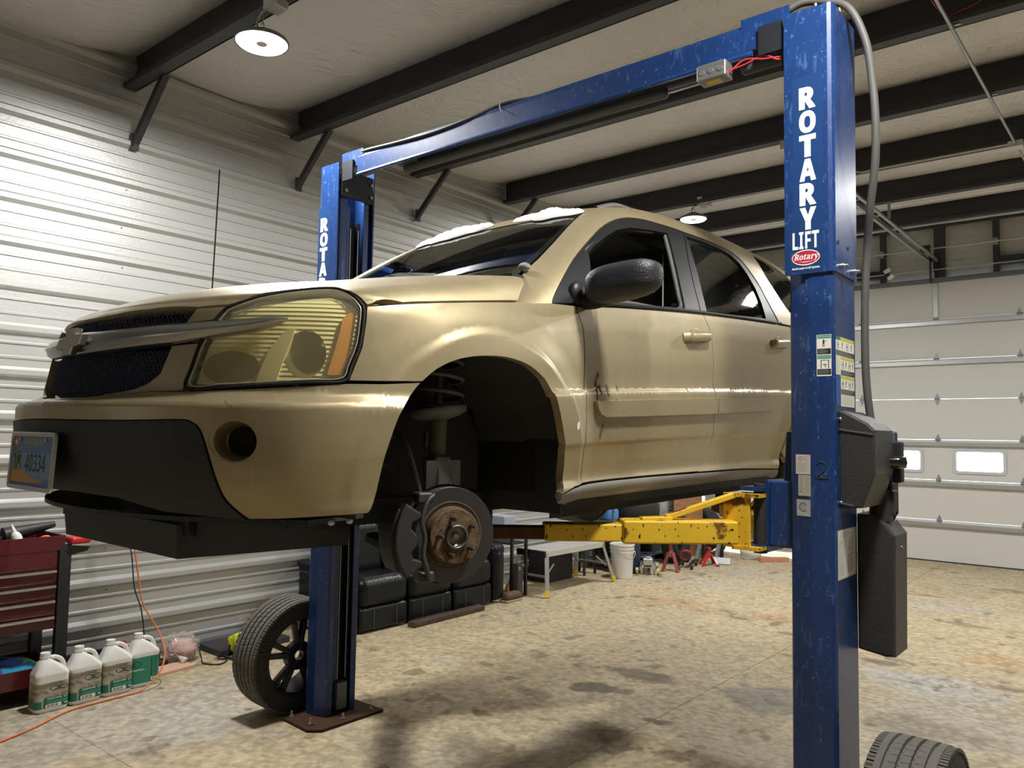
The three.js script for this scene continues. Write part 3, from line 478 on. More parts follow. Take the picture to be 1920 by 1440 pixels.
// roof, pillars, glass
const roofEdge = [[1.0155, 43.2], [1.1, 44.5], [1.2, 45.3], [1.8, 46], [2.6, 46], [3.0, 44.5], [3.3, 40]];
{
  const out = [[.146, -.3], [.3095, -.3], ...smoothRun(L.dlo, 3).slice(1), [2.7, .2], [3.3, .2], [3.70, .4], [3.70, 10], [3.55, 26], [3.42, 36], ...rev(roofEdge), ...rev(smoothRun(L.pillar, 2)).slice(1), [.30, 6.8], [.2082, 4.3], [.1588, 2.2], [.14, .6]];
  const q = smoothRun([[2.3364, 28.1], [2.3634, 21.6], [2.4163, 16.3], [2.5437, 7.3], [2.66, 4], [2.9, 4.2], [3.08, 8], [2.98, 15], [2.7576, 23.8], [2.581, 28.2], [2.4819, 30.0], [2.36, 29.6], [2.3364, 28.1]], 3);
  pair('body_side_frame', cU, out, mGold, { edge: .03, holes: [q], lip: .02, eps: [1e-3, .08], ref: [0, 2.2, 1.5] }, car, 0);
  pair('quarter_window', cU, inset(q.slice(0, -1), .001, 1, .013), mTint, { edge: .06, off: -.006, lip: 0, eps: [1e-3, .08], ref: [0, 2.2, 1.5] }, car, 0);
  const re = roofEdge, front = [[.99, 52], [.965, 65], [.958, 90]];
  const half = [...rev(front), ...re.map(([z, b]) => [z, b + .2]), [3.32, 60], [3.33, 90]];
  mesh('roof', panel(cU, [...half, ...rev(half).slice(1, -1).map(([z, b]) => [z, 180 - b])], { edge: .04, lip: .02, eps: [1e-3, .1], ref: [0, 2.2, 1.5] }), mGold, car);
  const tg = [[3.34, 90], [3.335, 60], [3.32, 42], [3.44, 36.3], [3.57, 26], [3.72, 10], [3.74, 2], [3.76, 90]];
  mesh('tailgate_glass', panel(cU, [...tg, ...rev(tg).slice(1, -1).map(([z, b]) => [z, 180 - b])], { edge: .06, lip: 0, eps: [1e-3, .1], ref: [0, 2.2, 1.5] }), mTint, car);
  mesh('tailgate', [rbox(1.56, .85, .1, .04, [0, 2.0, -3.76]), rbox(1.64, .3, .16, .05, [0, 1.68, -3.80])], mGold, car);
  const w = smoothRun([[.3531, 9.2], [.3952, 11.6], [.4297, 13.6], [.514, 17.8], [.6789, 26.8], [.8303, 35.2], [.9344, 40.4]], 2), wh = [[.335, 90], [.335, 40], [.337, 20], ...w, [.955, 45], [.948, 60], [.945, 90]];
  const ws = mesh('windshield', panel(cU, [...wh, ...rev(wh).slice(1, -1).map(([z, b]) => [z, 180 - b])], { edge: .05, lip: .004, off: -.003, eps: [1e-3, .1], ref: [0, 2.2, 1.5] }), mGlass, car);
  // black frit border inside the glass
  const fr = [...w, ...rev(w).map(([z, b]) => [z + .012, b + 2.2])];
  pair('glass_border', cU, fr, mBlack, { edge: .05, off: -.006, lip: 0, eps: [1e-3, .1], ref: [0, 2.2, 1.5] }, ws, 0);
  const topB = [[.955, 45], [.948, 60], [.945, 90], [.945, 120], [.955, 135], [.915, 135], [.905, 120], [.902, 90], [.905, 60], [.915, 45]];
  mesh('glass_border', panel(cU, topB, { edge: .05, off: -.006, lip: 0, eps: [1e-3, .1], ref: [0, 2.2, 1.5] }), mBlack, ws);
  mesh('cowl', [box(1.36, .015, .12, [0, 2.285, -.36])], mPlast, car);
  for (const s of [1, -1]) { // roof rails
    const pts = []; for (let i = 0; i <= 12; i++) { const z = 1.25 + 1.75 * i / 12, p = chartB(fUp, z, 53); pts.push([s * p[0], p[1] + .028 - (i === 0 || i === 12 ? .03 : 0), -z]); }
    mesh('roof_rail', tube(pts, .012, 40, 8), std([.35, .34, .33], .35, .6), car);
  }
}
{ // door window frames and glass; the near front window is wound down
  const fF = [...smoothRun(L.dlo.slice(0, 12), 3), ...smoothRun(L.dloSplit, 3).slice(1), [.8, 0]];
  const fR = [...rev(smoothRun(L.dloSplit, 3)).map(([z, q]) => [z + .004, q]), ...smoothRun(L.dlo.slice(11), 3).slice(1), [1.9, .2]];
  const wF = smoothRun([...L.winF, L.winF[0]], 1).slice(0, -1), wR = L.winR;
  [false, true].forEach((m, i) => {
    const o = { edge: .035, lip: .035, off: -.003, eps: [1e-3, .08], ref: [0, 2.2, 1.5], mirror: m };
    mesh('window_frame', panel(cU, inset(fF, .002, 1, .013), { ...o, holes: [wF] }), mTrim, doorF[i]);
    mesh('window_frame', panel(cU, inset(fR, .002, 1, .013), { ...o, holes: [wR] }), mTrim, doorR[i]);
    mesh('window_glass', panel(cU, inset(wR, -.004, 1, .013), { ...o, edge: .06, lip: 0, off: -.012 }), mTint, doorR[i]);
    // rubber run channel round the open window
    const ch = inset(wF, .004, 1, .013).map(([z, q]) => { const p = cU(z, q); return [(m ? -1 : 1) * (p[0] - .022), p[1], -p[2]]; }); mesh('glass_channel', tube(ch, .011, 120, 6, true), std([.09, .088, .082], .6), doorF[i]);
    // belt moulding
    const bm = []; for (let k = 0; k <= 24; k++) { const z = .47 + 1.9 * k / 24, p = cU(z, .35); bm.push([(m ? -1 : 1) * (p[0] + .003), p[1] - .002, -z]); }
    mesh('belt_moulding', tube(bm.slice(0, 13), .008, 40, 6), mTrim, doorF[i]); mesh('belt_moulding', tube(bm.slice(12), .008, 40, 6), mTrim, doorR[i]);
    // side mouldings
    const mo = { edge: .03, off: .018, lip: .02, mirror: m };
    mesh('side_moulding', panel(cA, [[1.3018, 1.8442], [1.6219, 1.8634], [2.2606, 1.8995], [2.2806, 1.90], [2.2815, 1.8323], [1.6312, 1.8023], [1.3683, 1.7916], [1.3319, 1.8], [1.3114, 1.822]], mo), mGold, doorF[i]);
    mesh('side_moulding', panel(cA, [[2.2886, 1.9005], [2.65, 1.9170], [3.02, 1.9351], [2.997, 1.8732], [2.9081, 1.866], [2.2905, 1.8333]], mo), mGold, doorR[i]);
    // door handles: a cupped recess behind a bridge
    for (const [s, y, d] of [[2.122, 2.160, doorF[i]], [3.095, 2.228, doorR[i]]]) {
      const p = chartA(s, y), sg = m ? -1 : 1, pts = [-1, -.85, -.5, 0, .5, .85, 1].map(t => { const k = chartA(s + .108 * t, y + .012 * t); return [sg * (k[0] + (Math.abs(t) > .95 ? -.004 : .022 - .006 * t * t)), k[1], -k[2]]; });
      const g = tube(pts.map(([a, b, c]) => [a, b * .6, c]), .0135, 36, 10); g.scale(1, 1 / .6, 1); mesh('door_handle', g, mGold, d);
      const cup = sph(.05, [sg * (p[0] + .0005), y - .004, -p[2]], [.06, .85, 1.05], 20); mesh('handle_recess', cup, mGold, d);
    }
    // mirror
    const sg = m ? -1 : 1, hd = new THREE.SphereGeometry(1, 36, 24), q = hd.attributes.position;
    for (let k = 0; k < q.count; k++) {
      let x = q.getX(k), y = q.getY(k), z = q.getZ(k); const pw = (t, e) => Math.sign(t) * Math.pow(Math.abs(t), e);
      x = pw(x, .62); y = pw(y, .66); z = z > 0 ? pw(z, .8) : Math.max(z, -.45); const tp = 1 - .16 * (x * .5 + .5) * (y > 0 ? 1 : .4);
      q.setXYZ(k, sg * (1.018 + .128 * x), 2.258 + .070 * y * tp + .02 * x, -.50 + .075 * z - .03 * x);
    }
    hd.computeVertexNormals(); const mh = mesh('mirror_housing', hd, phy([.022, .023, .030], .38, 0, { bumpMap: tex(128, 128, (u, v) => fbm(u, v, 30, 2, 9), false, [6, 6]), bumpScale: .0012 }), doorF[i]);
    mesh('mirror_arm', [tube([[sg * .80, 2.235, -.45], [sg * .84, 2.205, -.47], [sg * .90, 2.198, -.49], [sg * .99, 2.218, -.50]], .030, 24, 10), sph(.05, [sg * .845, 2.222, -.465], [.55, 1.0, .9], 14)], mTrim, mh);
    mesh('mirror_glass', box(.19, .09, .004, [sg * 1.02, 2.26, -.538]), mChrome, mh);
    // white chip on the fender
  });
  const ch = panel(cA, circ(1.180, 1.755, .008, 8).map(([a, b]) => [a, (b - 1.755) * 1.9 + 1.755]), { edge: .02, off: .0012, lip: 0 }); mesh('paint_chip', ch, std([.8, .8, .8], .5), car);
}
// dirt streaks splashed on the near doors
{
  const mud = std([.12, .10, .07], .9), dd = [[1.330, 1.91, .009, .03], [1.352, 1.89, .006, .02], [1.40, 1.885, .006, .03], [1.325, 1.86, .005, .012], [1.43, 1.84, .012, .016], [1.37, 1.735, .007, .035], [1.41, 1.815, .008, .01], [1.345, 1.94, .004, .012], [1.47, 1.90, .004, .015]];
  dd.forEach(([s, y, a, b], i) => { const pl = Array.from({ length: 12 }, (_, k) => { const t = k / 12 * 2 * Math.PI, r = .5 + .9 * hash2(k, i, 4); return [s + a * r * Math.cos(t) + .3 * b * Math.sin(t) * .3, y + b * r * Math.sin(t)]; }); mesh('mud_streak', panel(cA, pl, { edge: .03, off: y < 1.86 && y > 1.79 ? .0142 : .0012, lip: 0 }), mud, doorF[0]); });
}
{ // head lamps
  const lensM = phy([.98, .95, .74], .22, 0, { transmission: .93, thickness: 0, ior: 1.45, clearcoat: .5, clearcoatRoughness: .1 });
  const ribs = tex(8, 256, (u, v) => .5 + .5 * Math.sin(v * 2 * Math.PI * 16), false, [1, 1 / .2]);
  const refl = std([.92, .86, .62], .5, .1, { bumpMap: ribs, bumpScale: .006 }), amber = phy([.70, .33, .09], .3, 0, { clearcoat: .6 }), bowl = std([.50, .48, .36], .35, .25);
  const out = [...L.headR, ...smoothRun(L.headTop, 2), ...L.headL, ...L.headB.slice(1, -1)];
  const ins = inset(out, .009, 1.3, 1);
  for (const m of [false, true]) {
    const h = mesh('headlight', panel(cA, ins, { edge: .03, lip: .01, off: .001, mirror: m }), lensM, car);
    const bw = [[.350, 1.888, .050, .056], [.470, 1.925, .034, .082]], oval = ([s, y, a, b], k) => Array.from({ length: 26 }, (_, i) => { const t = i / 26 * 2 * Math.PI; return [s + k * a * Math.cos(t), y + k * b * Math.sin(t) * .8]; });
    mesh('reflector', panel(cA, inset(out, .014, 1.3, 1), { edge: .03, lip: 0, off: -.022, mirror: m, holes: bw.map(q => oval(q, .99)) }), refl, h);
    // black rubber and chrome line round the lens
    const ring = inset(out, .004, 1.3, 1).map(([s, y]) => { const p = cA(s, y); return [(m ? -1 : 1) * p[0], p[1], -p[2]]; }); mesh('lens_seal', tube(ring, .0045, 160, 6, true), mBlack, h);
    const ri = inset(out, .0115, 1.3, 1).map(([s, y]) => { const p = cA(s, y); return [(m ? -1 : 1) * (p[0] + .001), p[1], -p[2]]; }); mesh('lens_rim', tube(ri, .0022, 160, 5, true), std([.55, .52, .40], .4, .5), h);
    const am = [[.5458, 2.0442], [.5337, 2.0380], [.5271, 2.0228], [.5238, 1.9906], [.5163, 1.9357], [.5064, 1.8717], [.5084, 1.8687], [.5292, 1.8703], [.5361, 1.9094], [.5433, 1.96], [.5478, 2.0184]];
    mesh('amber_reflector', panel(cA, am, { edge: .03, lip: .006, off: -.012, mirror: m }), amber, h);
    for (const q of bw) {
      const [s, y, a, b] = q, pl = oval(q, 1);
      mesh('reflector_bowl', panel(cA, pl, { edge: .012, lip: 0, off: -.022, mirror: m, bulge: (u, v) => -.045 * Math.max(0, 1 - ((u - s) / a) ** 2 - ((v - y) / (b * .8)) ** 2) }), bowl, h);
    }
    mesh('lamp_divider', panel(cA, [[.395, 1.842], [.412, 1.93], [.436, 1.985], [.452, 1.99], [.436, 1.90], [.428, 1.845]], { edge: .02, off: -.014, lip: .02, mirror: m }), std([.86, .80, .56], .4, .1), h);
  }
}
{ // number plate
  const pt = canvasTex(512, 256, (g, w, h) => {
    const gr = ['#5d83b5', '#7698bf']; g.fillStyle = gr[0]; g.fillRect(0, 0, w, h); g.fillStyle = gr[1]; g.fillRect(0, 90, w, 120);
    g.fillStyle = '#c8964a'; g.beginPath(); g.moveTo(0, 185); g.lineTo(120, 170); g.lineTo(250, 205); g.lineTo(420, 222); g.lineTo(300, 232); g.lineTo(0, 235); g.fill();
    g.fillStyle = '#8ba05a'; g.beginPath(); g.moveTo(10, 180); g.lineTo(60, 80); g.lineTo(110, 120); g.lineTo(120, 185); g.fill();
    g.fillStyle = '#4d6d9f'; g.fillRect(0, 234, w, 22);
    g.fillStyle = '#c9a24e'; g.font = 'bold 44px serif'; g.textAlign = 'center'; g.fillText('WYOMING', 256, 48);
    g.fillStyle = '#c4553a'; g.fillRect(14, 14, 54, 44); g.fillStyle = '#e8d9c0'; g.fillRect(26, 24, 28, 24);
    g.fillStyle = '#131c33'; g.font = 'bold 118px sans-serif'; g.textAlign = 'left'; g.save(); g.scale(.78, 1); g.fillText('40334', 226, 178); g.fillText('1', 26, 170); g.restore();
    g.fillStyle = '#2b2a22'; g.beginPath(); g.moveTo(66, 172); g.lineTo(74, 140); g.lineTo(64, 112); g.lineTo(80, 92); g.lineTo(92, 74); g.lineTo(102, 84); g.lineTo(98, 104); g.lineTo(122, 96); g.lineTo(132, 108); g.lineTo(118, 118); g.lineTo(120, 142); g.lineTo(136, 168); g.lineTo(124, 170); g.lineTo(106, 142); g.lineTo(88, 148); g.lineTo(78, 176); g.fill();
  });
  const pl = group('number_plate', car); pl.position.set(0, 1.624, .966); pl.rotation.x = -.05;
  const face = new THREE.PlaneGeometry(.298, .146); face.translate(0, 0, .0035); mesh('plate_face', face, new THREE.MeshStandardMaterial({ map: pt, roughness: .45 }), pl).userData.label = 'blue WYOMING plate reading 40334';
  const fg = extr(rpoly(.314, .162, .014), .006, .002, [rpoly(.290, .138, .01).reverse()]); mesh('plate_frame', fg, std([.55, .54, .52], .3, .8), pl); mesh('plate_back', box(.3, .148, .004), mBlack, pl);
  for (const x of [-.09, .09]) mesh('plate_screw', cyl(.006, .006, .004, [x, .06, .005], [Math.PI / 2, 0, 0], 10), mChrome, pl);
}
{ // underbody, wheel housings, cabin
  const U = (name, g, m = mUnder) => mesh(name, g, m, car);
  U('floor_pan', [box(1.5, .06, 2.0, [0, 1.53, -1.43]), box(1.0, .06, 1.4, [0, 1.52, -3.05]), box(.86, .10, .5, [0, 1.50, -.15]), box(.10, .07, 3.9, [.42, 1.47, -1.5]), box(.10, .07, 3.9, [-.42, 1.47, -1.5]), box(1.3, .25, .1, [0, 1.60, -3.6])]);
  for (const s of [1, -1]) U('pinch_weld', [box(.006, .05, 1.9, [s * .735, 1.465, -1.42], [.018, 0, 0]), box(.10, .03, 1.95, [s * .76, 1.494, -1.42], [.018, 0, 0])]);
  // splash shield below the bumper: a shallow tray with a folded front edge
  { const t = [[-.37, .735], [.37, .735], [.47, .22], [-.47, .22]], b = t.map(([x, z]) => [x * .99, z - (z > .5 ? .01 : 0)]); const pos = []; const q = (a, b2, c, d) => pos.push(...a, ...b2, ...c, ...a, ...c, ...d); const T = t.map(([x, z], i) => [x, i < 2 ? 1.462 : 1.425, z]), B = b.map(([x, z], i) => [x, i < 2 ? 1.368 : 1.368, z]); for (let i = 0; i < 4; i++) q(T[i], B[i], B[(i + 1) % 4], T[(i + 1) % 4]); q(B[0], B[3], B[2], B[1]); const g = new THREE.BufferGeometry(); g.setAttribute('position', new THREE.Float32BufferAttribute(pos, 3)); g.computeVertexNormals(); boxUV(g); U('splash_shield', [g], mPlast); }
  const tp = []; for (let i = 0; i <= 24; i++) { const x = -.74 + 1.48 * i / 24; tp.push([x, Math.max(.42, -(noseZ(x, 1.5) + .035))]); } tp.push([.70, .36], [-.70, .36]);
  const tg = extr(tp, .012); tg.rotateX(Math.PI / 2); tg.translate(0, 1.492, 0);
  U('under_bumper_tray', [boxUV(tg), box(.8, .06, .03, [0, 1.46, .70]), box(.05, .05, .5, [.44, 1.45, .45]), box(.05, .05, .5, [-.44, 1.45, .45])], mPlast);
  for (const s of [1, -1]) {
    // front wheel housing liner
    const pos = [], idx = [], na = 28, nx = 8; for (let i = 0; i <= na; i++) for (let j = 0; j <= nx; j++) { const a = -.12 + (Math.PI + .24) * i / na, x0 = .46 + .40 * j / nx, r = .447 - .012 * Math.sin(i * 2.2) * (j < 5 ? 1 : 0); const y = Math.max(1.47, 1.545 + r * Math.sin(a)), z = .03 + r * Math.cos(a), x = Math.min(x0, root(t => fLow(t, y, -z), 0, 1.2) - .016); pos.push(s * x, y, z); } for (let i = 0; i < na; i++) for (let j = 0; j < nx; j++) { const a = i * (nx + 1) + j, b = a + nx + 1; idx.push(a, b, a + 1, b, b + 1, a + 1); }
    const g = new THREE.BufferGeometry(); g.setAttribute('position', new THREE.Float32BufferAttribute(pos, 3)); g.setIndex(idx); g.computeVertexNormals(); boxUV(g); U('wheel_liner', [g]);
    const ig = new THREE.ShapeGeometry(shape(circ(0, 0, .44, 32).map(([a, b]) => [a, Math.max(b, -.12)]))); ig.rotateY(s * Math.PI / 2); ig.translate(s * .46, 1.545, .03); U('inner_fender', ig);
    U('liner_flap', box(.36, .42, .012, [s * .65, 1.66, -.395], [.06, 0, 0]), mPlast);
    // rear wheel housing
    const gr = new THREE.CylinderGeometry(.43, .43, .36, 28, 1, true, 0, Math.PI); gr.rotateZ(Math.PI / 2); gr.rotateX(Math.PI / 2 * 0); const gp = gr.attributes.position; for (let i = 0; i < gp.count; i++) gp.setXYZ(i, s * .66 + gp.getX(i), 1.60 + Math.abs(gp.getY(i)), -2.84 + gp.getZ(i)); gr.computeVertexNormals(); U('rear_wheel_liner', [gr]);
  }
  // cabin
  const mCab = std([.055, .052, .046], .85), mSeat = std([.10, .09, .075], .9);
  U('dashboard', [rbox(1.38, .22, .35, .06, [0, 2.16, -.52]), rbox(.42, .10, .22, .05, [.37, 2.25, -.60]), rbox(.3, .4, .3, .04, [0, 1.95, -.75])], mCab);
  U('steering_wheel', [tor(.18, .015, [.38, 2.18, -.80], [-.45, 0, 0]), cyl(.05, .05, .04, [.38, 2.18, -.80], [Math.PI / 2 - .45, 0, 0]), beam([.22, 2.18, -.8], [.54, 2.18, -.8], .03, .02)], mCab);
  U('headliner', [box(1.06, .02, 1.9, [0, 2.655, -2.0])], std([.16, .155, .14], .9));
  U('firewall', [box(1.44, .72, .03, [0, 1.88, -.40])], mBlack); U('door_lining', [box(.03, .62, 1.9, [.80, 1.86, -1.45]), box(.03, .62, 1.9, [-.80, 1.86, -1.45])], mCab);
  for (const x of [.38, -.38]) { const s = group('front_seat', car); s.position.set(x, 1.56, -1.25); mesh('seat_cushion', rbox(.5, .2, .5, .07, [0, .28, 0]), mSeat, s); mesh('seat_back', rbox(.48, .62, .14, .06, [0, .62, -.27], [-.22, 0, 0]), mSeat, s); mesh('headrest', rbox(.26, .18, .10, .045, [0, 1.0, -.37], [-.15, 0, 0]), mSeat, s); }
  { const s = group('rear_bench', car); s.position.set(0, 1.56, -2.2); mesh('seat_cushion', rbox(1.3, .2, .5, .07, [0, .32, 0]), mSeat, s); mesh('seat_back', rbox(1.3, .62, .16, .06, [0, .66, -.3], [-.2, 0, 0]), mSeat, s); }
  U('seat_belt', [beam([.70, 2.55, -1.36], [.73, 1.75, -1.30], .006, .05)], std([.26, .235, .18], .8));
  U('inner_mirror', [rbox(.22, .06, .02, .01, [0, 2.56, -.95])], mBlack);
  // antenna mast on the far fender
  U('antenna', [bar([-.775, 2.12, .02], [-.745, 2.87, .02], .0035, 6), cyl(.012, .016, .03, [-.775, 2.125, .02])], mBlack);
}
// tyre, brake and strut builders
const mRubber = std([.020, .0195, .0185], .75, 0, { bumpMap: tex(1024, 64, (u, v) => { const k = (u * 60) % 1, e = (u * 60 + .5) % 1; const side = v > .30 && v < .70; const s = (x => x < .10 ? 0 : 1); return side ? s((k + (v - .5) * 1.6 + 4) % 1) * (.8 + .2 * s((e - (v - .5) * 1.3 + 4) % 1)) : .8; }, false), bumpScale: .006 });
const mTread = std([.115, .105, .092], .85, 0, { bumpMap: mRubber.bumpMap, bumpScale: .006 });
function wheel(t, rimMat, R = .355, W = .235) {   // axis along x, centre at the origin; the outer face looks to +x
  const h = W / 2, tr = [[R - .115, -h * .78], [R - .10, -h * .95], [R - .05, -h], [R - .022, -h * .93]], gv = []; 
  const rib = [[-.090, -.066], [-.056, -.025], [-.015, .015], [.025, .056], [.066, .090]];
  for (const [a, b] of rib) gv.push([R - .013, a - .0005], [R - .0005 - .25 * a * a, a + .0012], [R - .0005 - .25 * b * b, b - .0012], [R - .013, b + .0005]);
  const mk = (pts, n) => { const g = toCreasedNormals(lathe(pts, n), .6); g.rotateZ(-Math.PI / 2); return g; };
  mesh('tread', mk([[R - .018, -h * .90], ...gv, [R - .018, h * .90]], 96), mTread, t);
  // shoulder blocks
  const sb = []; for (let i = 0; i < 60; i++) for (const s of [-1, 1]) { const a = i / 60 * 2 * Math.PI + (s > 0 ? .05 : 0); sb.push(place(new THREE.BoxGeometry(.026, .012, .029), [s * (h - .016), (R - .012) * Math.cos(a), (R - .012) * Math.sin(a)], [a, 0, 0])); }
  const bl = mesh('shoulder_block', sb, mTread, t); bl.userData.kind = 'stuff';
  mesh('sidewall', [mk([...rev(tr).map(([r, x]) => [r, x]).reverse(), [R - .018, -h * .88]], 72), mk([[R - .018, h * .88], ...rev(tr).map(([r, x]) => [r, -x])], 72), mk([[R - .118, -h * .7], [R - .118, h * .7]], 48)], mRubber, t);
  const rr0 = R - .125;
  mesh('rim', [mk([[rr0 + .012, h * .80], [rr0 - .002, h * .74], [rr0 - .012, h * .5], [rr0 - .03, 0], [rr0 - .022, -h * .6], [rr0 - .004, -h * .74], [rr0 + .012, -h * .80]], 56)], rimMat, t);
  const sp = []; for (let i = 0; i < 5; i++) for (const d of [-.13, .13]) { const a = i / 5 * 2 * Math.PI + d; const pts = [[.055, .03], [rr0 - .012, .03]]; const g = beam([h * .52, .05 * Math.cos(a), .05 * Math.sin(a)], [h * .46, (rr0 - .01) * Math.cos(a * 1 + d * .4), (rr0 - .01) * Math.sin(a + d * .4)], .040, .034, .008); sp.push(g); }
  mesh('spokes', sp, rimMat, t);
  const hubHoles = []; for (let i = 0; i < 5; i++) { const a = i / 5 * 2 * Math.PI + .3; hubHoles.push(circ(.048 * Math.cos(a), .048 * Math.sin(a), .008, 10).reverse()); } hubHoles.push(circ(0, 0, .030, 20).reverse());
  const hub = extr(circ(0, 0, .088, 30), .04, .005, hubHoles); hub.rotateY(Math.PI / 2); hub.translate(h * .30, 0, 0); mesh('hub_disc', hub, rimMat, t);
}
{ // near front brake: rotor, hub, caliper, strut
  const rust = std([1, 1, 1], .8, .25, { map: tex(256, 256, (u, v) => { const a = fbm(u, v, 6, 4, 5), b = fbm(u, v, 20, 3, 8); return mixc(mixc([.33, .25, .17], [.50, .41, .29], a), [.20, .14, .10], sstep(.5, .75, b) * .8); }, true, [5, 5]) });
  const face = std([.085, .080, .078], .42, .85), b = group('front_brake', car); b.position.set(.735, 1.408, .04); b.rotation.y = -.385;
  const X = g => { g.rotateZ(-Math.PI / 2); return g; };
  mesh('rotor', [X(lathe([[.088, -.001], [.092, 0], [.146, 0], [.148, -.002], [.148, -.009], [.120, -.010], [.120, -.016], [.148, -.017], [.148, -.024], [.146, -.026], [.08, -.026]], 72))], face, b);
  mesh('rotor_hat', [X(lathe([[.104, .0005], [.101, .003], [.098, .0005], [.094, -.004], [.088, 0], [.084, .030], [.080, .034], [.034, .034]], 60))], rust, b);
  mesh('hub', [X(lathe([[.037, .034], [.037, .048], [.032, .050], [.030, .046], [.029, .030], [.012, .028], [.012, .036], [.009, .040], [0, .040]], 36))], std([.20, .18, .165], .4, .8), b);
  for (let i = 0; i < 5; i++) { const a = i / 5 * 2 * Math.PI + .25; mesh('wheel_stud', [cyl(.0062, .0062, .034, [.052, .0575 * Math.cos(a), .0575 * Math.sin(a)], [0, 0, Math.PI / 2], 10), cyl(.0035, .006, .006, [.072, .0575 * Math.cos(a), .0575 * Math.sin(a)], [0, 0, -Math.PI / 2], 10)], std([.15, .13, .12], .45, .8), b); }
  mesh('dust_shield', [X(lathe([[.05, -.04], [.15, -.045], [.155, -.04]], 40))], mUnder, b);
  // caliper: forward of the axle (towards +z)
  const pol = (r, a) => [r * Math.cos(a), r * Math.sin(a)];
  const ca = []; for (let i = 0; i <= 10; i++) ca.push(pol(.200, -.62 + 1.18 * i / 10)); for (let i = 10; i >= 0; i--) { const a = -.62 + 1.18 * i / 10; ca.push(pol(.132 + .022 * (Math.abs(((a + .03) % .56 + .56) % .56 - .28) < .14 ? 1 : 0), a)); }
  const cg = extr(ca, .03, .006, [], 2); cg.rotateY(-Math.PI / 2); cg.translate(.046, 0, 0);
  const cg2 = extr([...Array.from({ length: 9 }, (_, i) => pol(.207, -.5 + .95 * i / 8)), ...Array.from({ length: 9 }, (_, i) => pol(.164, .45 - .95 * i / 8))], .11, .006, [], 2); cg2.rotateY(-Math.PI / 2); cg2.translate(.03, 0, 0);
  mesh('caliper', [cg, cg2], mIron, b);
  mesh('caliper_bracket', [tube([[.036, .128, .075], [.045, .110, .098], [.05, .055, .118], [.045, 0, .105], [.048, -.05, .110], [.048, -.09, .098], [.036, -.125, .085]], .0075, 40, 6), rbox(.05, .034, .05, .008, [.01, .118, .10]), rbox(.05, .034, .05, .008, [.01, -.118, .09])], std([.075, .072, .068], .55, .6), b);
  mesh('brake_pad', [box(.014, .12, .05, [.018, 0, .125]), box(.014, .12, .05, [-.045, 0, .125])], mIron, b);
  mesh('knuckle', [rbox(.08, .16, .12, .02, [-.08, .02, 0]), cyl(.06, .07, .07, [-.07, 0, 0], [0, 0, Math.PI / 2]), beam([-.09, .06, 0], [-.13, .24, -.01], .06, .05, .01), beam([-.08, -.06, 0], [-.10, -.14, 0], .06, .06, .01)], mIron, b);
  mesh('lower_arm', [beam([-.10, -.14, .0], [-.36, -.06, -.18], .07, .035, .01), beam([-.10, -.14, .0], [-.36, -.04, .14], .06, .035, .01)], mIron, b);
  mesh('tie_rod', [bar([-.09, -.02, .13], [-.38, .02, .12], .011)], mIron, b); mesh('drive_shaft', [bar([-.08, 0, 0], [-.40, .05, -.02], .016), lathe([[.03, 0], [.045, .02], [.035, .04], [.04, .05], [.03, .07], [.033, .08], [.02, .11]], 20, [-.10, .01, 0], [0, 0, Math.PI / 2])], mBlack, b);
  const st = group('strut', car);
  mesh('strut_tube', [bar([.615, 1.57, -.005], [.585, 1.775, -.045], .030, 20), bar([.59, 1.74, -.04], [.55, 2.02, -.075], .014, 12)], std([.16, .15, .09], .5, .3), st);
  mesh('strut_clamp', [rbox(.07, .13, .075, .012, [.63, 1.585, 0], [0, 0, .12]), box(.012, .12, .07, [.655, 1.575, .045]), box(.012, .12, .07, [.655, 1.575, -.04])], mSteelD, st);
  mesh('spring_seat', [lathe([[.03, -.02], [.07, -.012], [.094, 0], [.098, .018], [.09, .016], [.06, .004]], 32, [.583, 1.785, -.047], [.08, 0, .12])], std([.17, .165, .15], .6, .3), st);
  const sp = []; for (let i = 0; i <= 130; i++) { const t = i / 130, a = t * 4.3 * 2 * Math.PI; sp.push([.583 - .036 * t + .078 * Math.cos(a), 1.80 + .235 * t, -.047 - .03 * t + .078 * Math.sin(a)]); } mesh('coil_spring', tube(sp, .0085, 260, 8), std([.13, .13, .125], .5, .3), st);
  mesh('top_mount', [cyl(.09, .10, .03, [.545, 2.05, -.075])], mUnder, st);
  mesh('brake_hose', [tube([[.48, 1.68, .10], [.55, 1.72, .12], [.62, 1.68, .13], [.65, 1.60, .12], [.66, 1.52, .10]], .009, 40, 8), tube([[.47, 1.74, .16], [.52, 1.66, .18], [.6, 1.6, .15]], .006, 24, 6)], std([.06, .06, .06], .5), st);
  mesh('harness_clip', [box(.004, .05, .04, [.47, 1.70, -.12])], std([.13, .13, .12], .5, .3), st);
  const bush = cyl(.012, .012, .02, [.70, 1.50, .46], [0, 0, Math.PI / 2], 10); for (const z of [.47, .53]) mesh('push_pin', sph(.009, [.775, 1.485, z], [1, .8, 1], 8), std([.6, .6, .58], .5), car);
  const rimG = std([.10, .10, .10], .4, .7);
  for (const s of [1, -1]) { const w = group('rear_wheel', car); w.position.set(s * .78, 1.47, -2.84); if (s < 0) w.rotation.y = Math.PI; wheel(w, rimG); }
}
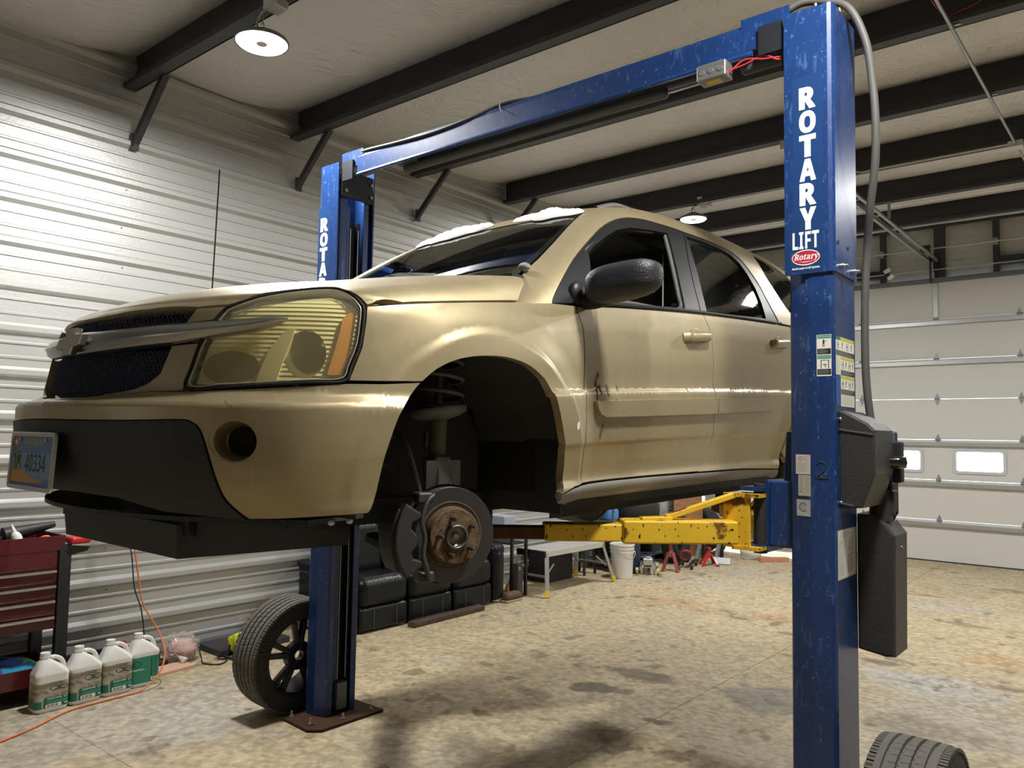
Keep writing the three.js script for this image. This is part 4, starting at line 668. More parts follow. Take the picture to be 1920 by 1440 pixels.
{ // snow left on the front edge of the roof
  const mSnow = std([.74, .745, .74], .85, 0, { bumpMap: tex(256, 256, (u, v) => fbm(u, v, 30, 3, 2), false, [9, 9]), bumpScale: .008 });
  const ridge = (x0, x1, lab, h, zs) => {
    const pos = [], idx = [], nx = 60, na = 12; for (let i = 0; i <= nx; i++) { const t = i / nx, x = x0 + (x1 - x0) * t, e = Math.pow(Math.sin(Math.PI * Math.min(1, Math.max(0, t))), .35) * (.75 + .5 * vn(t * 9 + 3, x0 * 9 + 20, 64, 4)); for (let j = 0; j <= na; j++) { const a = Math.PI * j / na, z = zs - .055 * e * Math.cos(a) * 1.1, q = topT(x, z), n = .8 + .45 * vn(t * 40 + 5, j * 1.3 + 7, 128, 6); const y = q + .003 + h * e * Math.sin(a) * n; pos.push(-2.44 + x, y, -1.822 - z); } }
    for (let i = 0; i < nx; i++) for (let j = 0; j < na; j++) { const a = i * (na + 1) + j, b = a + na + 1; idx.push(a, a + 1, b, b, a + 1, b + 1); }
    const g = new THREE.BufferGeometry(); g.setAttribute('position', new THREE.Float32BufferAttribute(pos, 3)); g.setIndex(idx); g.computeVertexNormals(); boxUV(g); return tag(mesh('snow_ridge', g, mSnow, scene), lab, 'snow');
  };
  ridge(-.545, -.02, 'ridge of snow on the far half of the roof edge above the windshield', .026, .995);
  ridge(.10, .49, 'ridge of snow on the near half of the roof edge above the windshield', .026, 1.015);
  const g = sph(.02, [-2.44 + .655, 2.335, -1.822 - .40], [1.3, .8, 1], 12); tag(mesh('snow_lump', g, mSnow, scene), 'small lump of snow in the lower windshield corner', 'snow');
}
// ---------------------------------------------------------------- two post lift
const lift = thing('vehicle_lift', 'blue two post vehicle lift with overhead beam and yellow arms', 'vehicle lift', [-2.5, 0, -3.14]);
{
  const blueT = tex(1024, 1024, (u, v) => { const a = fbm(u, v, 6, 5, 3), s = fbm((u * 5) % 1, v, 16, 4, 19), f = fbm(u, v, 80, 3, 44), w = sstep(.60, .78, fbm(u * 2 % 1, v * .5, 20, 4, 71)); let c = mixc([.055, .175, .36], [.08, .22, .44], a); c = mixc(c, [.42, .50, .62], w * .5 * sstep(.3, .7, s)); c = mixc(c, [.62, .66, .72], sstep(.74, .86, f) * .45); c = mixc(c, [.30, .42, .62], sstep(.62, .8, fbm(u * 3 % 1, v, 40, 3, 5)) * .35); return c; }, true, [1 / 1.1, 1 / 1.1]);
  const mBlue = phy([1, 1, 1], .38, .05, { map: blueT, clearcoat: .25, clearcoatRoughness: .3 });
  const mBlueD = phy([.012, .05, .16], .4, 0, { clearcoat: .2 });
  const yT = tex(512, 512, (u, v) => { const r = fbm(u, v, 8, 5, 7), s = fbm(u, v, 50, 3, 9), b = fbm(u + .4, v, 5, 4, 31); let c = mixc([.80, .62, .10], [.90, .74, .20], b); c = mixc(c, [.32, .19, .07], sstep(.60, .72, r) * .9); c = mixc(c, [.12, .08, .05], sstep(.72, .8, s)); return c; }, true, [1.6, 1.6]);
  const mYel = std([1, 1, 1], .5, .05, { map: yT }), rustT = tex(256, 256, (u, v) => mixc([.24, .13, .06], [.42, .27, .10], fbm(u, v, 8, 5, 9)), true, [3, 3]), mRust = std([1, 1, 1], .8, .2, { map: rustT });
  const white = std([.80, .80, .79], .5), mGrey = std([.14, .14, .15], .5, .3);
  // coordinates below are those of the room; the parts hang in a group shifted to the lift's base
  const G = (name, geo, mat, parent = lift, lab) => { let g = Array.isArray(geo) ? merge(geo) : geo; g = g.clone(); g.translate(2.5, 0, 3.14); const m = mesh(name, g, mat, parent); if (lab) m.userData.label = lab; return m; };
  const font = await new FontLoader().loadAsync('fonts/droid/droid_sans_bold.typeface.json');
  const word = (s, w, h, x, y, z, d = .0008) => { const g = new TextGeometry(s, { font, size: 1, depth: .5, curveSegments: 4, bevelEnabled: s.length === 1, bevelSize: .045, bevelThickness: .02, bevelSegments: 1 }); g.computeBoundingBox(); const b = g.boundingBox; g.translate(-b.min.x, -b.min.y, 0); g.scale(w / (b.max.x - b.min.x), h / (b.max.y - b.min.y), d / .5); g.translate(x, y, z); return g; };
  for (const side of [0, 1]) {
    const mx = x => side ? -5.0 - x : x;               // the far column is the mirror image
    const sh = [[-1.104, 3.035], [-1.096, 3.024], [-1.022, 3.001], [-1.012, 3.0], [-.946, 3.0], [-.935, 3.005], [-.93, 3.016], [-.93, 3.258], [-.935, 3.27], [-.946, 3.275], [-1.016, 3.275], [-1.096, 3.252], [-1.104, 3.243], [-1.104, 3.205], [-1.094, 3.205], [-1.094, 3.238], [-1.016, 3.264], [-.945, 3.264], [-.941, 3.256], [-.941, 3.018], [-.946, 3.011], [-1.016, 3.011], [-1.094, 3.036], [-1.094, 3.07], [-1.104, 3.07]].map(([x, z]) => [mx(x), z]);
    const ex = (pts, y0, y1) => { const g = extr(pts, y1 - y0); g.rotateX(-Math.PI / 2); g.translate(0, y0, 0); return boxUV(g); };
    // extrude draws in x,y and rises along z; after the turn y runs along -z
    const col = G('column', ex(sh, .012, 3.30), mBlue, lift, side ? 'far blue column standing by the loose alloy wheel' : 'near blue column with the power unit');
    const slv = [[-1.110, 2.993], [-.944, 2.993], [-.930, 2.998], [-.923, 3.010], [-.923, 3.270], [-.935, 3.284], [-1.110, 3.284], [-1.110, 3.274], [-.940, 3.274], [-.933, 3.266], [-.933, 3.014], [-.940, 3.003], [-1.110, 3.003]].map(([x, z]) => [mx(x), z]);
    G('extension_sleeve', ex(slv, 2.352, 3.392), mBlue, col);
    const sg = side ? -1 : 1;
    // base plate with anchor bolts
    const bp = side ? [[-4.085, 2.86], [-3.82, 2.84], [-3.76, 2.90], [-3.76, 3.36], [-4.085, 3.36]] : [[-1.24, 2.90], [-1.18, 2.84], [-.80, 2.86], [-.80, 3.36], [-1.24, 3.36]];
    const pg = extr(bp, .016, .002); pg.rotateX(-Math.PI / 2); G('base_plate', boxUV(pg), std([.62, .60, .58], .8, .2, { map: rustT }), col);
    for (const [x, z] of side ? [[-1.19, 3.30], [-.945, 2.90], [-1.13, 2.90], [-1.2, 3.08]] : [[-1.19, 3.30], [-.86, 2.92], [-1.13, 2.90], [-.86, 3.30], [-1.2, 3.08]]) G('anchor_bolt', [cyl(.014, .014, .012, [mx(x), .022, -z], [0, 0, 0], 6), cyl(.007, .007, .04, [mx(x), .035, -z], [0, 0, 0], 10), cyl(.02, .02, .003, [mx(x), .0165, -z])], std([.45, .44, .42], .4, .8), col);
    if (side) { const sw = box(.30, .012, .09, [-3.81, .022, -2.98], [0, 1.45, .03]); }
    // inside of the channel: cylinder, chain slot, slider rails
    G('lift_cylinder', [bar([mx(-1.00), .2, -3.075], [mx(-1.00), 3.00, -3.075], .026, 16), bar([mx(-1.00), 3.0, -3.075], [mx(-1.00), 3.18, -3.075], .009, 10)], mGrey, col);
    G('slider_rail', [box(.012, 3.1, .05, [mx(-1.06), 1.6, -3.10]), box(.012, 3.1, .01, [mx(-1.065), 1.6, -3.075])], mBlue, col);
    G('slot_liner', [box(.02, 3.0, .045, [mx(-1.03), 1.55, -3.158]), box(.05, 3.0, .006, [mx(-1.06), 1.55, -3.19])], std([.006, .006, .008], .5), col);
    G('lift_cable', [bar([mx(-1.085), .22, -3.118], [mx(-1.085), 3.0, -3.118], .003, 6), bar([mx(-1.085), .22, -3.178], [mx(-1.085), 3.0, -3.178], .003, 6)], std([.42, .41, .40], .4, .7), col);
    G('stop_block', rbox(.05, .16, .075, .004, [mx(-1.08), .12, -3.145]), mGrey, col);
    // top bracket plate with bolts
    G('top_bracket', [box(.012, .17, .25, [mx(-1.118), 3.265, -3.135]), box(.10, .12, .012, [mx(-1.17), 3.33, -3.015])], std([.018, .02, .026], .45, .3), col);
    for (const [y, z] of [[3.30, 3.04], [3.22, 3.04], [3.30, 3.24], [3.22, 3.24]]) G('bracket_bolt', cyl(.011, .011, .012, [mx(-1.128), y, -z], [0, 0, Math.PI / 2], 6), std([.3, .3, .32], .4, .8), col);
    // lettering on the sleeve, one letter under the other
    const lx = side ? -4.055 : -1.051, lw = side ? .075 : .063, y0 = side ? 2.972 : 2.993, lh = .106, st = .0945;
    const t = []; [...'ROTARY'].forEach((c, i) => t.push(word(c, lw, lh * .82, lx, y0 - i * st, -2.9925)));
    t.push(word('LIFT', .100, .066, side ? -4.055 : -1.079, side ? 2.40 : 2.448, -2.9925)); G('lettering', t, white, col, 'white letters ROTARY and LIFT');
    const bx = extr([[side ? -4.075 : -1.077, 2.36], [side ? -3.955 : -.963, 2.36], [side ? -3.955 : -.963, 3.125], [side ? -4.075 : -1.077, 3.125]], .0004); bx.translate(0, 0, -2.9930); G('decal_sheet', bx, phy([.010, .040, .135], .3, 0, { clearcoat: .4 }), col);
    const ot = canvasTex(512, 256, (g, w, h) => { g.fillStyle = '#e9e4e0'; g.fillRect(0, 0, w, h); g.fillStyle = '#a3283a'; g.beginPath(); g.ellipse(w / 2, h / 2, w * .475, h * .44, 0, 0, 7); g.fill(); g.fillStyle = '#f3efec'; g.font = 'italic bold 130px serif'; g.textAlign = 'center'; g.fillText('Rotary', w / 2, h * .62); g.beginPath(); g.moveTo(120, 185); g.quadraticCurveTo(256, 225, 400, 182); g.quadraticCurveTo(256, 208, 120, 185); g.fill(); });
    const og = new THREE.CircleGeometry(1, 40); og.scale(.053, .030, 1); og.translate(side ? -4.005 : -1.029, side ? 2.365 : 2.414, -2.9918); const om = G('logo', og, new THREE.MeshStandardMaterial({ map: ot, roughness: .4 }), col, 'red oval with the word Rotary');
    G('lettering', word('World Leader in Lift Systems', .104, .011, side ? -4.055 : -1.081, 2.367, -2.9922), white, col);
    if (!side) {
      for (const [y, z] of [[2.467, 3.04], [2.467, 3.16]]) G('bolt_hole', cyl(.009, .009, .002, [-.9225, y, -z], [0, 0, Math.PI / 2], 12), mBlack, col);
      for (const [y, z] of [[2.381, 3.066], [2.384, 3.213]]) G('sleeve_bolt', [cyl(.011, .011, .014, [-.916, y, -z], [0, 0, Math.PI / 2], 6), cyl(.006, .006, .025, [-.908, y, -z], [0, 0, Math.PI / 2], 8)], std([.5, .5, .48], .35, .9), col);
    }
    // carriage and arms
    const car_ = G('carriage', [rbox(.10, .26, .17, .012, [mx(-1.155), 1.43, -3.14]), box(.012, .28, .20, [mx(-1.205), 1.42, -3.14]), box(.09, .016, .20, [mx(-1.25), 1.525, -3.10]), box(.09, .016, .20, [mx(-1.25), 1.30, -3.10]), beam([mx(-1.14), 1.54, -3.14], [mx(-1.15), 1.74, -3.20], .05, .09, .006)], mBlue, lift);
    for (const fr of [1, -1]) { // front and rear arm
      const P0 = [mx(-1.245), 3.13 - fr * .10], d = fr > 0 ? [-.725 * sg, -.688] : [-.60 * sg, .80], at = (t, y, o = 0) => [P0[0] + d[0] * t - d[1] * o, y, -(P0[1] + d[1] * t + d[0] * o)];
      const arm = G('arm', [beam(at(.09, 1.357), at(.54, 1.357), .125, .088, .008)], mYel, lift, 'yellow swing arm');
      G('arm_stage', beam(at(.50, 1.352), at(.84, 1.352), .098, .066, .006), mYel, arm); G('arm_stage', beam(at(.80, 1.348), at(1.10, 1.348), .074, .048, .006), mRust, arm);
      G('arm_yoke', [box(.11, .014, .11, at(.02, 1.50)), box(.11, .014, .11, at(.02, 1.296)), beam(at(.075, 1.295), at(.075, 1.507), .11, .016, .004), beam(at(.085, 1.50), at(.36, 1.408), .035, .022, .004), beam(at(.34, 1.406), at(.46, 1.402), .06, .014, .003)], mYel, arm);
      G('pivot_pin', [cyl(.026, .026, .27, at(-.02, 1.41))], mIron, arm);
      G('lift_pad', [cyl(.022, .022, .09, at(1.06, 1.40)), cyl(.052, .052, .022, at(1.06, 1.452))], mBlack, arm);
    }
  }
  // overhead beam: channel with a folded lower lip
  const bm = [[-.0, 3.415], [.006, 3.415], [.006, 3.372], [.016, 3.362], [.016, 3.300], [.01, 3.286], [.03, 3.282], [.034, 3.29], [.022, 3.305], [.022, 3.40], [.012, 3.425], [-.12, 3.425], [-.12, 3.415]];
  { const g = extr(bm.map(([a, b]) => [-a, b]), 2.50); g.rotateY(Math.PI / 2); g.translate(-3.75, 0, -3.045); const gm = boxUV(g); const b = G('overhead_beam', gm, mBlue, lift, 'blue overhead beam between the columns');
    G('end_gusset', [box(.20, .10, .012, [-1.20, 3.40, -3.03]), extr([[0, 0], [.12, 0], [.12, -.09], [.07, -.09], [.05, -.05], [.0, -.05]], .01).translate(-1.27, 3.36, -3.032)], mBlue, b); G('end_gusset', box(.2, .1, .012, [-3.80, 3.40, -3.03]), mBlue, b);
    G('shutoff_bar', [beam([-3.38, 3.262, -3.075], [-1.66, 3.262, -3.075], .05, .045, .02), beam([-1.32, 3.262, -3.075], [-1.13, 3.262, -3.075], .05, .045, .02)], std([.055, .06, .06], .6), b);
    G('shutoff_rod', [beam([-1.66, 3.275, -3.07], [-1.40, 3.275, -3.07], .012, .02, .004), beam([-1.66, 3.258, -3.07], [-1.40, 3.258, -3.07], .012, .014, .004)], mGalv, b);
    const sw = G('limit_switch', [rbox(.13, .07, .075, .008, [-1.405, 3.245, -3.0])], std([.30, .30, .30], .35, .7), b);
    const yl = new THREE.PlaneGeometry(.065, .04); yl.rotateX(Math.PI / 2); yl.translate(-1.405, 3.2094, -3.0); G('warning_label', yl, std([.62, .50, .10], .5), sw);
    for (let i = 0; i < 3; i++) G('knockout', cyl(.012, .012, .003, [-1.445 + .04 * i, 3.245, -2.9615], [Math.PI / 2, 0, 0], 14), mGalv, sw);
    G('switch_bracket', [box(.05, .12, .006, [-1.44, 3.315, -3.03])], mIron, sw);
    const mRed = std([.42, .03, .04], .5); for (const k of [0, 1]) G('switch_wire', tube([[-1.34, 3.24 - .01 * k, -3.0], [-1.28, 3.25 + .02 * k, -3.01], [-1.20, 3.27 - .015 * k, -3.02], [-1.14, 3.235 + .01 * k, -3.02], [-1.10, 3.24, -3.04]], .004, 30, 6), mRed, sw);
    for (let i = 0; i < 9; i++) G('punched_hole', box(.010, .014, .002, [-3.05 + i * .21 + (i % 3) * .03, 3.395, -3.0375]), std([.55, .58, .6], .6), b);
    G('beam_hose', tube([[-3.95, 3.40, -3.12], [-3.86, 3.44, -3.06], [-3.7, 3.43, -3.03], [-3.4, 3.41, -3.02], [-3.1, 3.40, -3.02], [-2.8, 3.415, -3.025], [-2.6, 3.445, -3.05], [-2.4, 3.44, -3.08], [-1.6, 3.445, -3.10], [-1.2, 3.47, -3.12]], .010, 90, 8), std([.05, .05, .05], .5), b);
    G('cable_tie', [tor(.012, .002, [-2.62, 3.44, -3.045], [0, Math.PI / 2, 0]), bar([-2.62, 3.43, -3.03], [-2.58, 3.38, -3.0], .0015, 5)], std([.5, .5, .5], .5), b);
  }
  // stickers on the near column
  const near = lift.children.find(c => c.name === 'column');
  const sheet = (name, draw, w, h, pw, ph, pos, ry, lab) => { const t = canvasTex(pw, ph, draw), g = new THREE.PlaneGeometry(w, h); g.rotateY(ry); g.translate(...pos); return G(name, g, new THREE.MeshStandardMaterial({ map: t, roughness: .45 }), near, lab); };
  const lines = (g, x, y, w, n, dy, col, lw = 3) => { g.fillStyle = col; for (let i = 0; i < n; i++) g.fillRect(x, y + i * dy, w * (.6 + .4 * hash2(i, x | 0, y | 0)), lw); };
  const aStrip = Math.atan2(.026, .087); // the slanted strip
  const onStrip = (t, y) => { const x = -1.104 + .087 * t; return [x, y, -(3.024 - (x + 1.096) * .311 - .0015)]; };
  sheet('label', (g, w, h) => { g.fillStyle = '#c9c6c0'; g.fillRect(0, 0, w, h); g.strokeStyle = '#b0303a'; g.lineWidth = 7; g.beginPath(); g.arc(62, 48, 22, 0, 7); g.stroke(); lines(g, 100, 24, 80, 4, 14, '#a55'); lines(g, 16, 96, 165, 9, 13, '#667'); }, .064, .074, 200, 230, onStrip(.62, 1.628), -aStrip);
  sheet('label', (g, w, h) => { g.fillStyle = '#b3b0a4'; g.fillRect(0, 0, w, h); lines(g, 14, 20, 60, 14, 13, '#555'); lines(g, 92, 24, 66, 12, 14, '#666'); }, .054, .079, 170, 230, onStrip(.68, 1.549), -aStrip);
  sheet('label', (g, w, h) => { g.fillStyle = '#a9aaad'; g.fillRect(0, 0, w, h); g.strokeStyle = '#4a4d55'; g.lineWidth = 12; g.beginPath(); g.arc(95, 95, 52, .6, 5.8); g.stroke(); g.lineWidth = 5; g.beginPath(); g.arc(95, 95, 28, 0, 7); g.stroke(); g.strokeStyle = '#d5d6da'; g.beginPath(); g.moveTo(10, 150); g.lineTo(190, 190); g.stroke(); }, .060, .062, 200, 205, onStrip(.63, 1.465), -aStrip);
  const man = (g, x, y, s) => { g.beginPath(); g.arc(x, y, 6 * s, 0, 7); g.fill(); g.fillRect(x - 7 * s, y + 6 * s, 14 * s, 24 * s); g.fillRect(x - 7 * s, y + 30 * s, 5 * s, 24 * s); g.fillRect(x + 2 * s, y + 30 * s, 5 * s, 24 * s); g.fillRect(x + 7 * s, y + 4 * s, 16 * s, 5 * s); };
  sheet('safety_decal', (g, w, h) => { g.fillStyle = '#dcdbd3'; g.fillRect(0, 0, w, h); for (const y of [6, 246]) { g.fillStyle = '#2b7a63'; g.fillRect(6, y, w - 12, 40); g.fillStyle = '#cfe0d8'; g.font = 'bold 17px sans-serif'; g.fillText('SAFETY INSTRUCTIONS', 12, y + 26, w - 26); g.fillStyle = '#20201f'; g.fillRect(6, y + 160, w - 12, 68); lines(g, 14, y + 172, 140, 4, 13, '#aaa'); } g.fillStyle = '#222'; man(g, 80, 66, 1.5); g.fillRect(46, 300, 9, 98); g.fillRect(132, 300, 9, 98); g.fillRect(46, 300, 95, 7); g.fillRect(70, 350, 40, 8); man(g, 100, 352, .7); }, .054, .156, 170, 490, [-.9665, 2.037, -2.9992], 0, 'green and white safety instruction decal');
  sheet('safety_decal', (g, w, h) => {
    g.fillStyle = '#dcdbce'; g.fillRect(0, 0, w, h); const row = (y, x0) => { g.fillStyle = '#c7c04a'; g.fillRect(x0, y, w - x0, 26); g.fillStyle = '#e6e4da'; g.fillRect(x0, y + 26, w - x0, 84); g.fillStyle = '#26262a'; for (let i = 0; i < 4; i++) { const x = x0 + 22 + i * (w - x0) / 4; if (i % 2) man(g, x + 10, y + 40, .95); else { g.fillRect(x, y + 36, 8, 66); g.fillRect(x + 26, y + 36, 8, 66); g.fillRect(x, y + 60, 34, 8); } } g.fillStyle = '#3a3a37'; g.fillRect(x0, y + 110, w - x0, 44); lines(g, x0 + 8, y + 118, w - x0 - 20, 3, 12, '#b5b5a8'); };
    row(4, 4); row(164, 100); row(324, 100); g.fillStyle = '#2b7a63'; g.fillRect(0, 0, 90, 30); lines(g, 10, 180, 70, 10, 13, '#888'); lines(g, 110, 492, 230, 6, 13, '#a8a66a'); g.fillStyle = '#1d4f97'; g.fillRect(0, 318, 96, 260);
  }, .226, .262, 380, 578, [-.9288, 1.980, -3.128], Math.PI / 2, 'safety pictogram decal');
  sheet('data_sheet', (g, w, h) => { g.fillStyle = '#d8d8d4'; g.fillRect(0, 0, w, h); g.strokeStyle = '#777'; g.lineWidth = 3; g.strokeRect(6, 6, w - 12, h - 12); lines(g, 40, 24, 180, 4, 12, '#666'); lines(g, 18, 80, 100, 20, 15, '#777'); lines(g, 150, 80, 100, 8, 15, '#888'); lines(g, 150, 210, 105, 16, 10, '#555'); g.strokeStyle = '#8a8a8a'; g.beginPath(); g.moveTo(20, 120); g.lineTo(90, 90); g.moveTo(150, 150); g.lineTo(240, 200); g.stroke(); }, .222, .182, 280, 400, [-.9288, 1.298, -3.128], Math.PI / 2);
  { const t = tube([[-.998, 1.628, -2.9995], [-.985, 1.640, -2.9995], [-.966, 1.632, -2.9995], [-.966, 1.612, -2.9995], [-.985, 1.592, -2.9995], [-1.0, 1.582, -2.9995], [-.955, 1.580, -2.9995]], .0022, 40, 5); G('chalk_mark', t, std([.012, .02, .06], .7), near, 'handwritten 2'); }
  // small warning label low on the far column
  sheet('label', (g, w, h) => { g.fillStyle = '#3a1712'; g.fillRect(0, 0, w, 26); g.fillStyle = '#c8c6be'; g.fillRect(0, 26, w, h - 26); g.fillStyle = '#222'; g.fillRect(52, 36, 30, 54); g.fillRect(14, 50, 12, 30); lines(g, 8, 96, 80, 3, 9, '#444'); }, .06, .085, 100, 130, [-4.00, .345, -3.0035], 0);
  // power unit: motor cover, pump, tank, release handle
  const mCov = std([.030, .029, .028], .5, 0, { bumpMap: tex(128, 128, (u, v) => fbm(u, v, 30, 2, 3), false, [6, 6]), bumpScale: .0008 });
  const pu = G('power_unit', [extr([[-.932, 1.832], [-.915, 1.832], [-.83, 1.785], [-.805, 1.76], [-.805, 1.60], [-.85, 1.475], [-.932, 1.468]], .24, .008, [], 2).translate(0, 0, -3.295)], mCov, lift, 'black power unit cover and oil tank');
  G('cover_rib', [beam([-.928, 1.762, -3.046], [-.81, 1.745, -3.046], .006, .006), beam([-.928, 1.49, -3.046], [-.88, 1.482, -3.046], .006, .006)], std([.10, .10, .095], .4), pu);
  for (const y of [1.80, 1.49]) G('cover_screw', sph(.008, [-.925, y, -3.05], [1, 1, 1], 10), mChrome, pu);
  G('pump_block', [rbox(.07, .28, .10, .01, [-.855, 1.62, -3.39]), rbox(.07, .10, .08, .01, [-.845, 1.48, -3.36]), cyl(.035, .045, .12, [-.86, 1.47, -3.33])], mIron, pu); G('motor_bracket', rbox(.03, .2, .05, .004, [-.825, 1.655, -3.325]), mBlue, pu);
  G('start_switch', [rbox(.045, .16, .06, .008, [-.805, 1.64, -3.345])], mBlack, pu);
  { const g = lathe([[0, -.055], [.022, -.05], [.026, -.02], [.018, .04], [.009, .07], [0, .072]], 24); g.rotateZ(Math.PI / 2); g.rotateY(.3); g.translate(-.805, 1.640, -3.275); G('release_handle', g, phy([.008, .008, .009], .15, 0, { clearcoat: 1 }), pu); }
  { const tk = extr([[-.935, .915], [-.835, .90], [-.80, .905], [-.795, 1.36], [-.83, 1.405], [-.87, 1.435], [-.935, 1.435]], .17, .010, [], 2); tk.translate(0, 0, -3.45); const t = G('oil_tank', tk, mCov, pu); G('filler_cap', [cyl(.024, .026, .028, [-.835, 1.435, -3.36], [0, 0, -.5], 16), rbox(.052, .012, .014, .004, [-.829, 1.452, -3.36], [0, 0, -.5])], mBlack, t); G('drain_screw', cyl(.006, .006, .006, [-.794, 1.31, -3.36], [0, 0, Math.PI / 2], 10), mChrome, t); G('tank_ridge', box(.006, .42, .004, [-.875, 1.15, -3.279]), mCov, t); }
  // hydraulic hose looping from the top of the column down to the pump
  G('hydraulic_hose', tube([[-1.16, 3.46, -3.10], [-1.08, 3.492, -3.12], [-.98, 3.47, -3.14], [-.91, 3.425, -3.14], [-.85, 3.283, -3.15], [-.829, 3.107, -3.17], [-.822, 2.937, -3.18], [-.832, 2.794, -3.20], [-.862, 2.633, -3.24], [-.890, 2.491, -3.30], [-.905, 2.30, -3.315], [-.905, 1.95, -3.32], [-.88, 1.70, -3.33]], .0155, 120, 10), std([.075, .072, .066], .6), lift);
  for (const [x, z] of [[-1.02, 3.10], [-.94, 3.14]]) G('copper_pipe', bar([x, 3.38, -z], [x, 3.46, -z], .0065, 8), std([.6, .32, .18], .4, .8), lift);
}
// ---------------------------------------------------------------- things standing about
const mAlu = std([.55, .55, .54], .38, .8), mBlk = std([.014, .014, .015], .5), mWood = std([1, 1, 1], .8, 0, { map: tex(256, 256, (u, v) => mixc([.55, .38, .24], [.70, .52, .36], fbm(u * .2 % 1, v, 20, 4, 3)), true, [2, 2]) });
const mWhiteP = std([.72, .72, .70], .42), mRed = std([.42, .02, .02], .45);
{ // tool cart with drawers
  const t = thing('tool_cart', 'dark red tool cart with drawers standing against the ribbed wall', 'tool cart', [-5.66, 0, -1.68]);
  const red = phy([.085, .006, .012], .32, .1, { clearcoat: .4 }), blk = std([.022, .023, .024], .55, .2);
  const w = .86, zc = 0;                               // local: front faces +x, length along z
  mesh('body', [box(.40, .48, w, [0, .71, 0]), box(.42, .02, w + .02, [0, .46, 0])], red, t);
  mesh('top_tray', [box(.012, .09, w + .03, [.215, .985, 0]), box(.012, .09, w + .03, [-.215, .985, 0]), box(.43, .09, .012, [0, .985, -w / 2 - .01]), box(.43, .09, .012, [0, .985, w / 2 + .01]), box(.42, .01, w, [0, .945, 0])], red, t);
  for (const [y, h] of [[.905, .13], [.79, .082], [.695, .082], [.595, .095], [.505, .075]]) {
    const d = mesh('drawer', rbox(.018, h - .008, w - .05, .004, [.207, y - .01, 0]), red, t);
    if (h < .12) mesh('drawer_pull', [box(.016, .006, w - .06, [.222, y + h / 2 - .018, 0]), box(.004, .012, w - .06, [.230, y + h / 2 - .024, 0])], std([.62, .62, .62], .25, .9), d);
  }
  mesh('lock', cyl(.013, .013, .012, [.222, .90, -.02], [0, 0, Math.PI / 2]), mGalv, t);
  for (const x of [.2, -.2]) for (const z of [w / 2 + .02, -w / 2 - .02]) { const l = mesh('corner_post', [box(.045, .94, .07, [x, .50, z])], blk, t); for (let i = 0; i < 7; i++) mesh('post_hole', cyl(.006, .006, .003, [x + .0235, .93 - i * .115, z], [0, 0, Math.PI / 2], 8), mBlack, l); }
  mesh('handle_bracket', [extr([[0, 0], [.10, .02], [.115, .045], [.0, .06]], .03).rotateY(Math.PI / 2).translate(.185, .90, -w / 2 - .055)], blk, t);
  mesh('handle_grip', [rbox(.12, .05, .13, .022, [.20, .995, -w / 2 - .10])], std([.50, .02, .02], .35), t);
  mesh('lower_tray', [box(.44, .012, w + .05, [0, .12, 0]), box(.012, .11, w + .05, [.22, .17, 0]), box(.012, .11, w + .05, [-.22, .17, 0]), box(.44, .11, .012, [0, .17, -w / 2 - .02]), box(.44, .11, .012, [0, .17, w / 2 + .02])], red, t);
  for (const x of [.18, -.18]) for (const z of [w / 2 - .05, -w / 2 + .05]) mesh('caster', [cyl(.045, .045, .03, [x, .045, z], [0, 0, Math.PI / 2]), box(.04, .05, .05, [x, .09, z])], blk, t);
  // loose things in the cart
  const f = thing('funnel_gun', 'black tapered nozzle lying across the cart top tray', 'tool', [-5.66, 1.035, -1.90]); mesh('barrel', place(new THREE.CylinderGeometry(.055, .02, .30, 22), [0, .02, -.09], [Math.PI / 2 + .18, 0, 0]), mBlk, f); mesh('handle', beam([0, -.02, .02], [0, -.05, .22], .03, .04, .01), mBlk, f);
  const b = thing('glue_bottle', 'white squeeze bottle with red print leaning in the cart tray', 'bottle', [-5.52, .952, -1.90]); b.rotation.set(.3, 0, .25);
  mesh('bottle', lathe([[0, 0], [.028, 0], [.03, .01], [.03, .09], [.022, .11], [.012, .12]], 20), mWhiteP, b); mesh('nozzle', lathe([[.012, .12], [.011, .14], [.004, .17], [0, .17]], 14), std([.7, .68, .6], .5), b); mesh('print_band', lathe([[.0306, .03], [.0306, .06]], 20), std([.5, .04, .03], .5), b);
  const o = thing('orange_clamp', 'orange plastic clamp lying in the cart tray', 'tool', [-5.50, .955, -2.03]); mesh('jaw', [tor(.035, .010, [0, .035, 0], [.3, 1.2, 0], 4.6, 18)], std([.75, .16, .04], .45), o); mesh('grip', beam([0, .02, .02], [.0, .02, .12], .018, .018, .006), std([.75, .16, .04], .45), o);
  const rb = canvasTex(128, 128, (g, w2, h2) => { const c = ['#26246b', '#3c5fb0', '#c6427a', '#e0b13c', '#4c8a48', '#7a2f88', '#2c8fb5']; for (let i = 0; i < 90; i++) { g.fillStyle = c[i % 7]; g.fillRect((i * 53) % 128, (i * 29) % 128, 30, 22); } });
  const cg = new THREE.SphereGeometry(1, 30, 20), p = cg.attributes.position; for (let i = 0; i < p.count; i++) { const x = p.getX(i), y = p.getY(i), z = p.getZ(i), k = 1 + .25 * (vn(x * 3 + 9, z * 3 + y * 2 + 9, 64, 3) - .5); p.setXYZ(i, x * .15 * k, Math.max(0, y) * .15 * k, z * .22 * k); } cg.computeVertexNormals();
  const cl = mesh('bundled_cloth', cg, new THREE.MeshStandardMaterial({ map: rb, roughness: .9 }), scene); cl.position.set(-5.62, .127, -1.86); tag(cl, 'rainbow coloured cloth bundled in the lower cart tray', 'cloth');
}
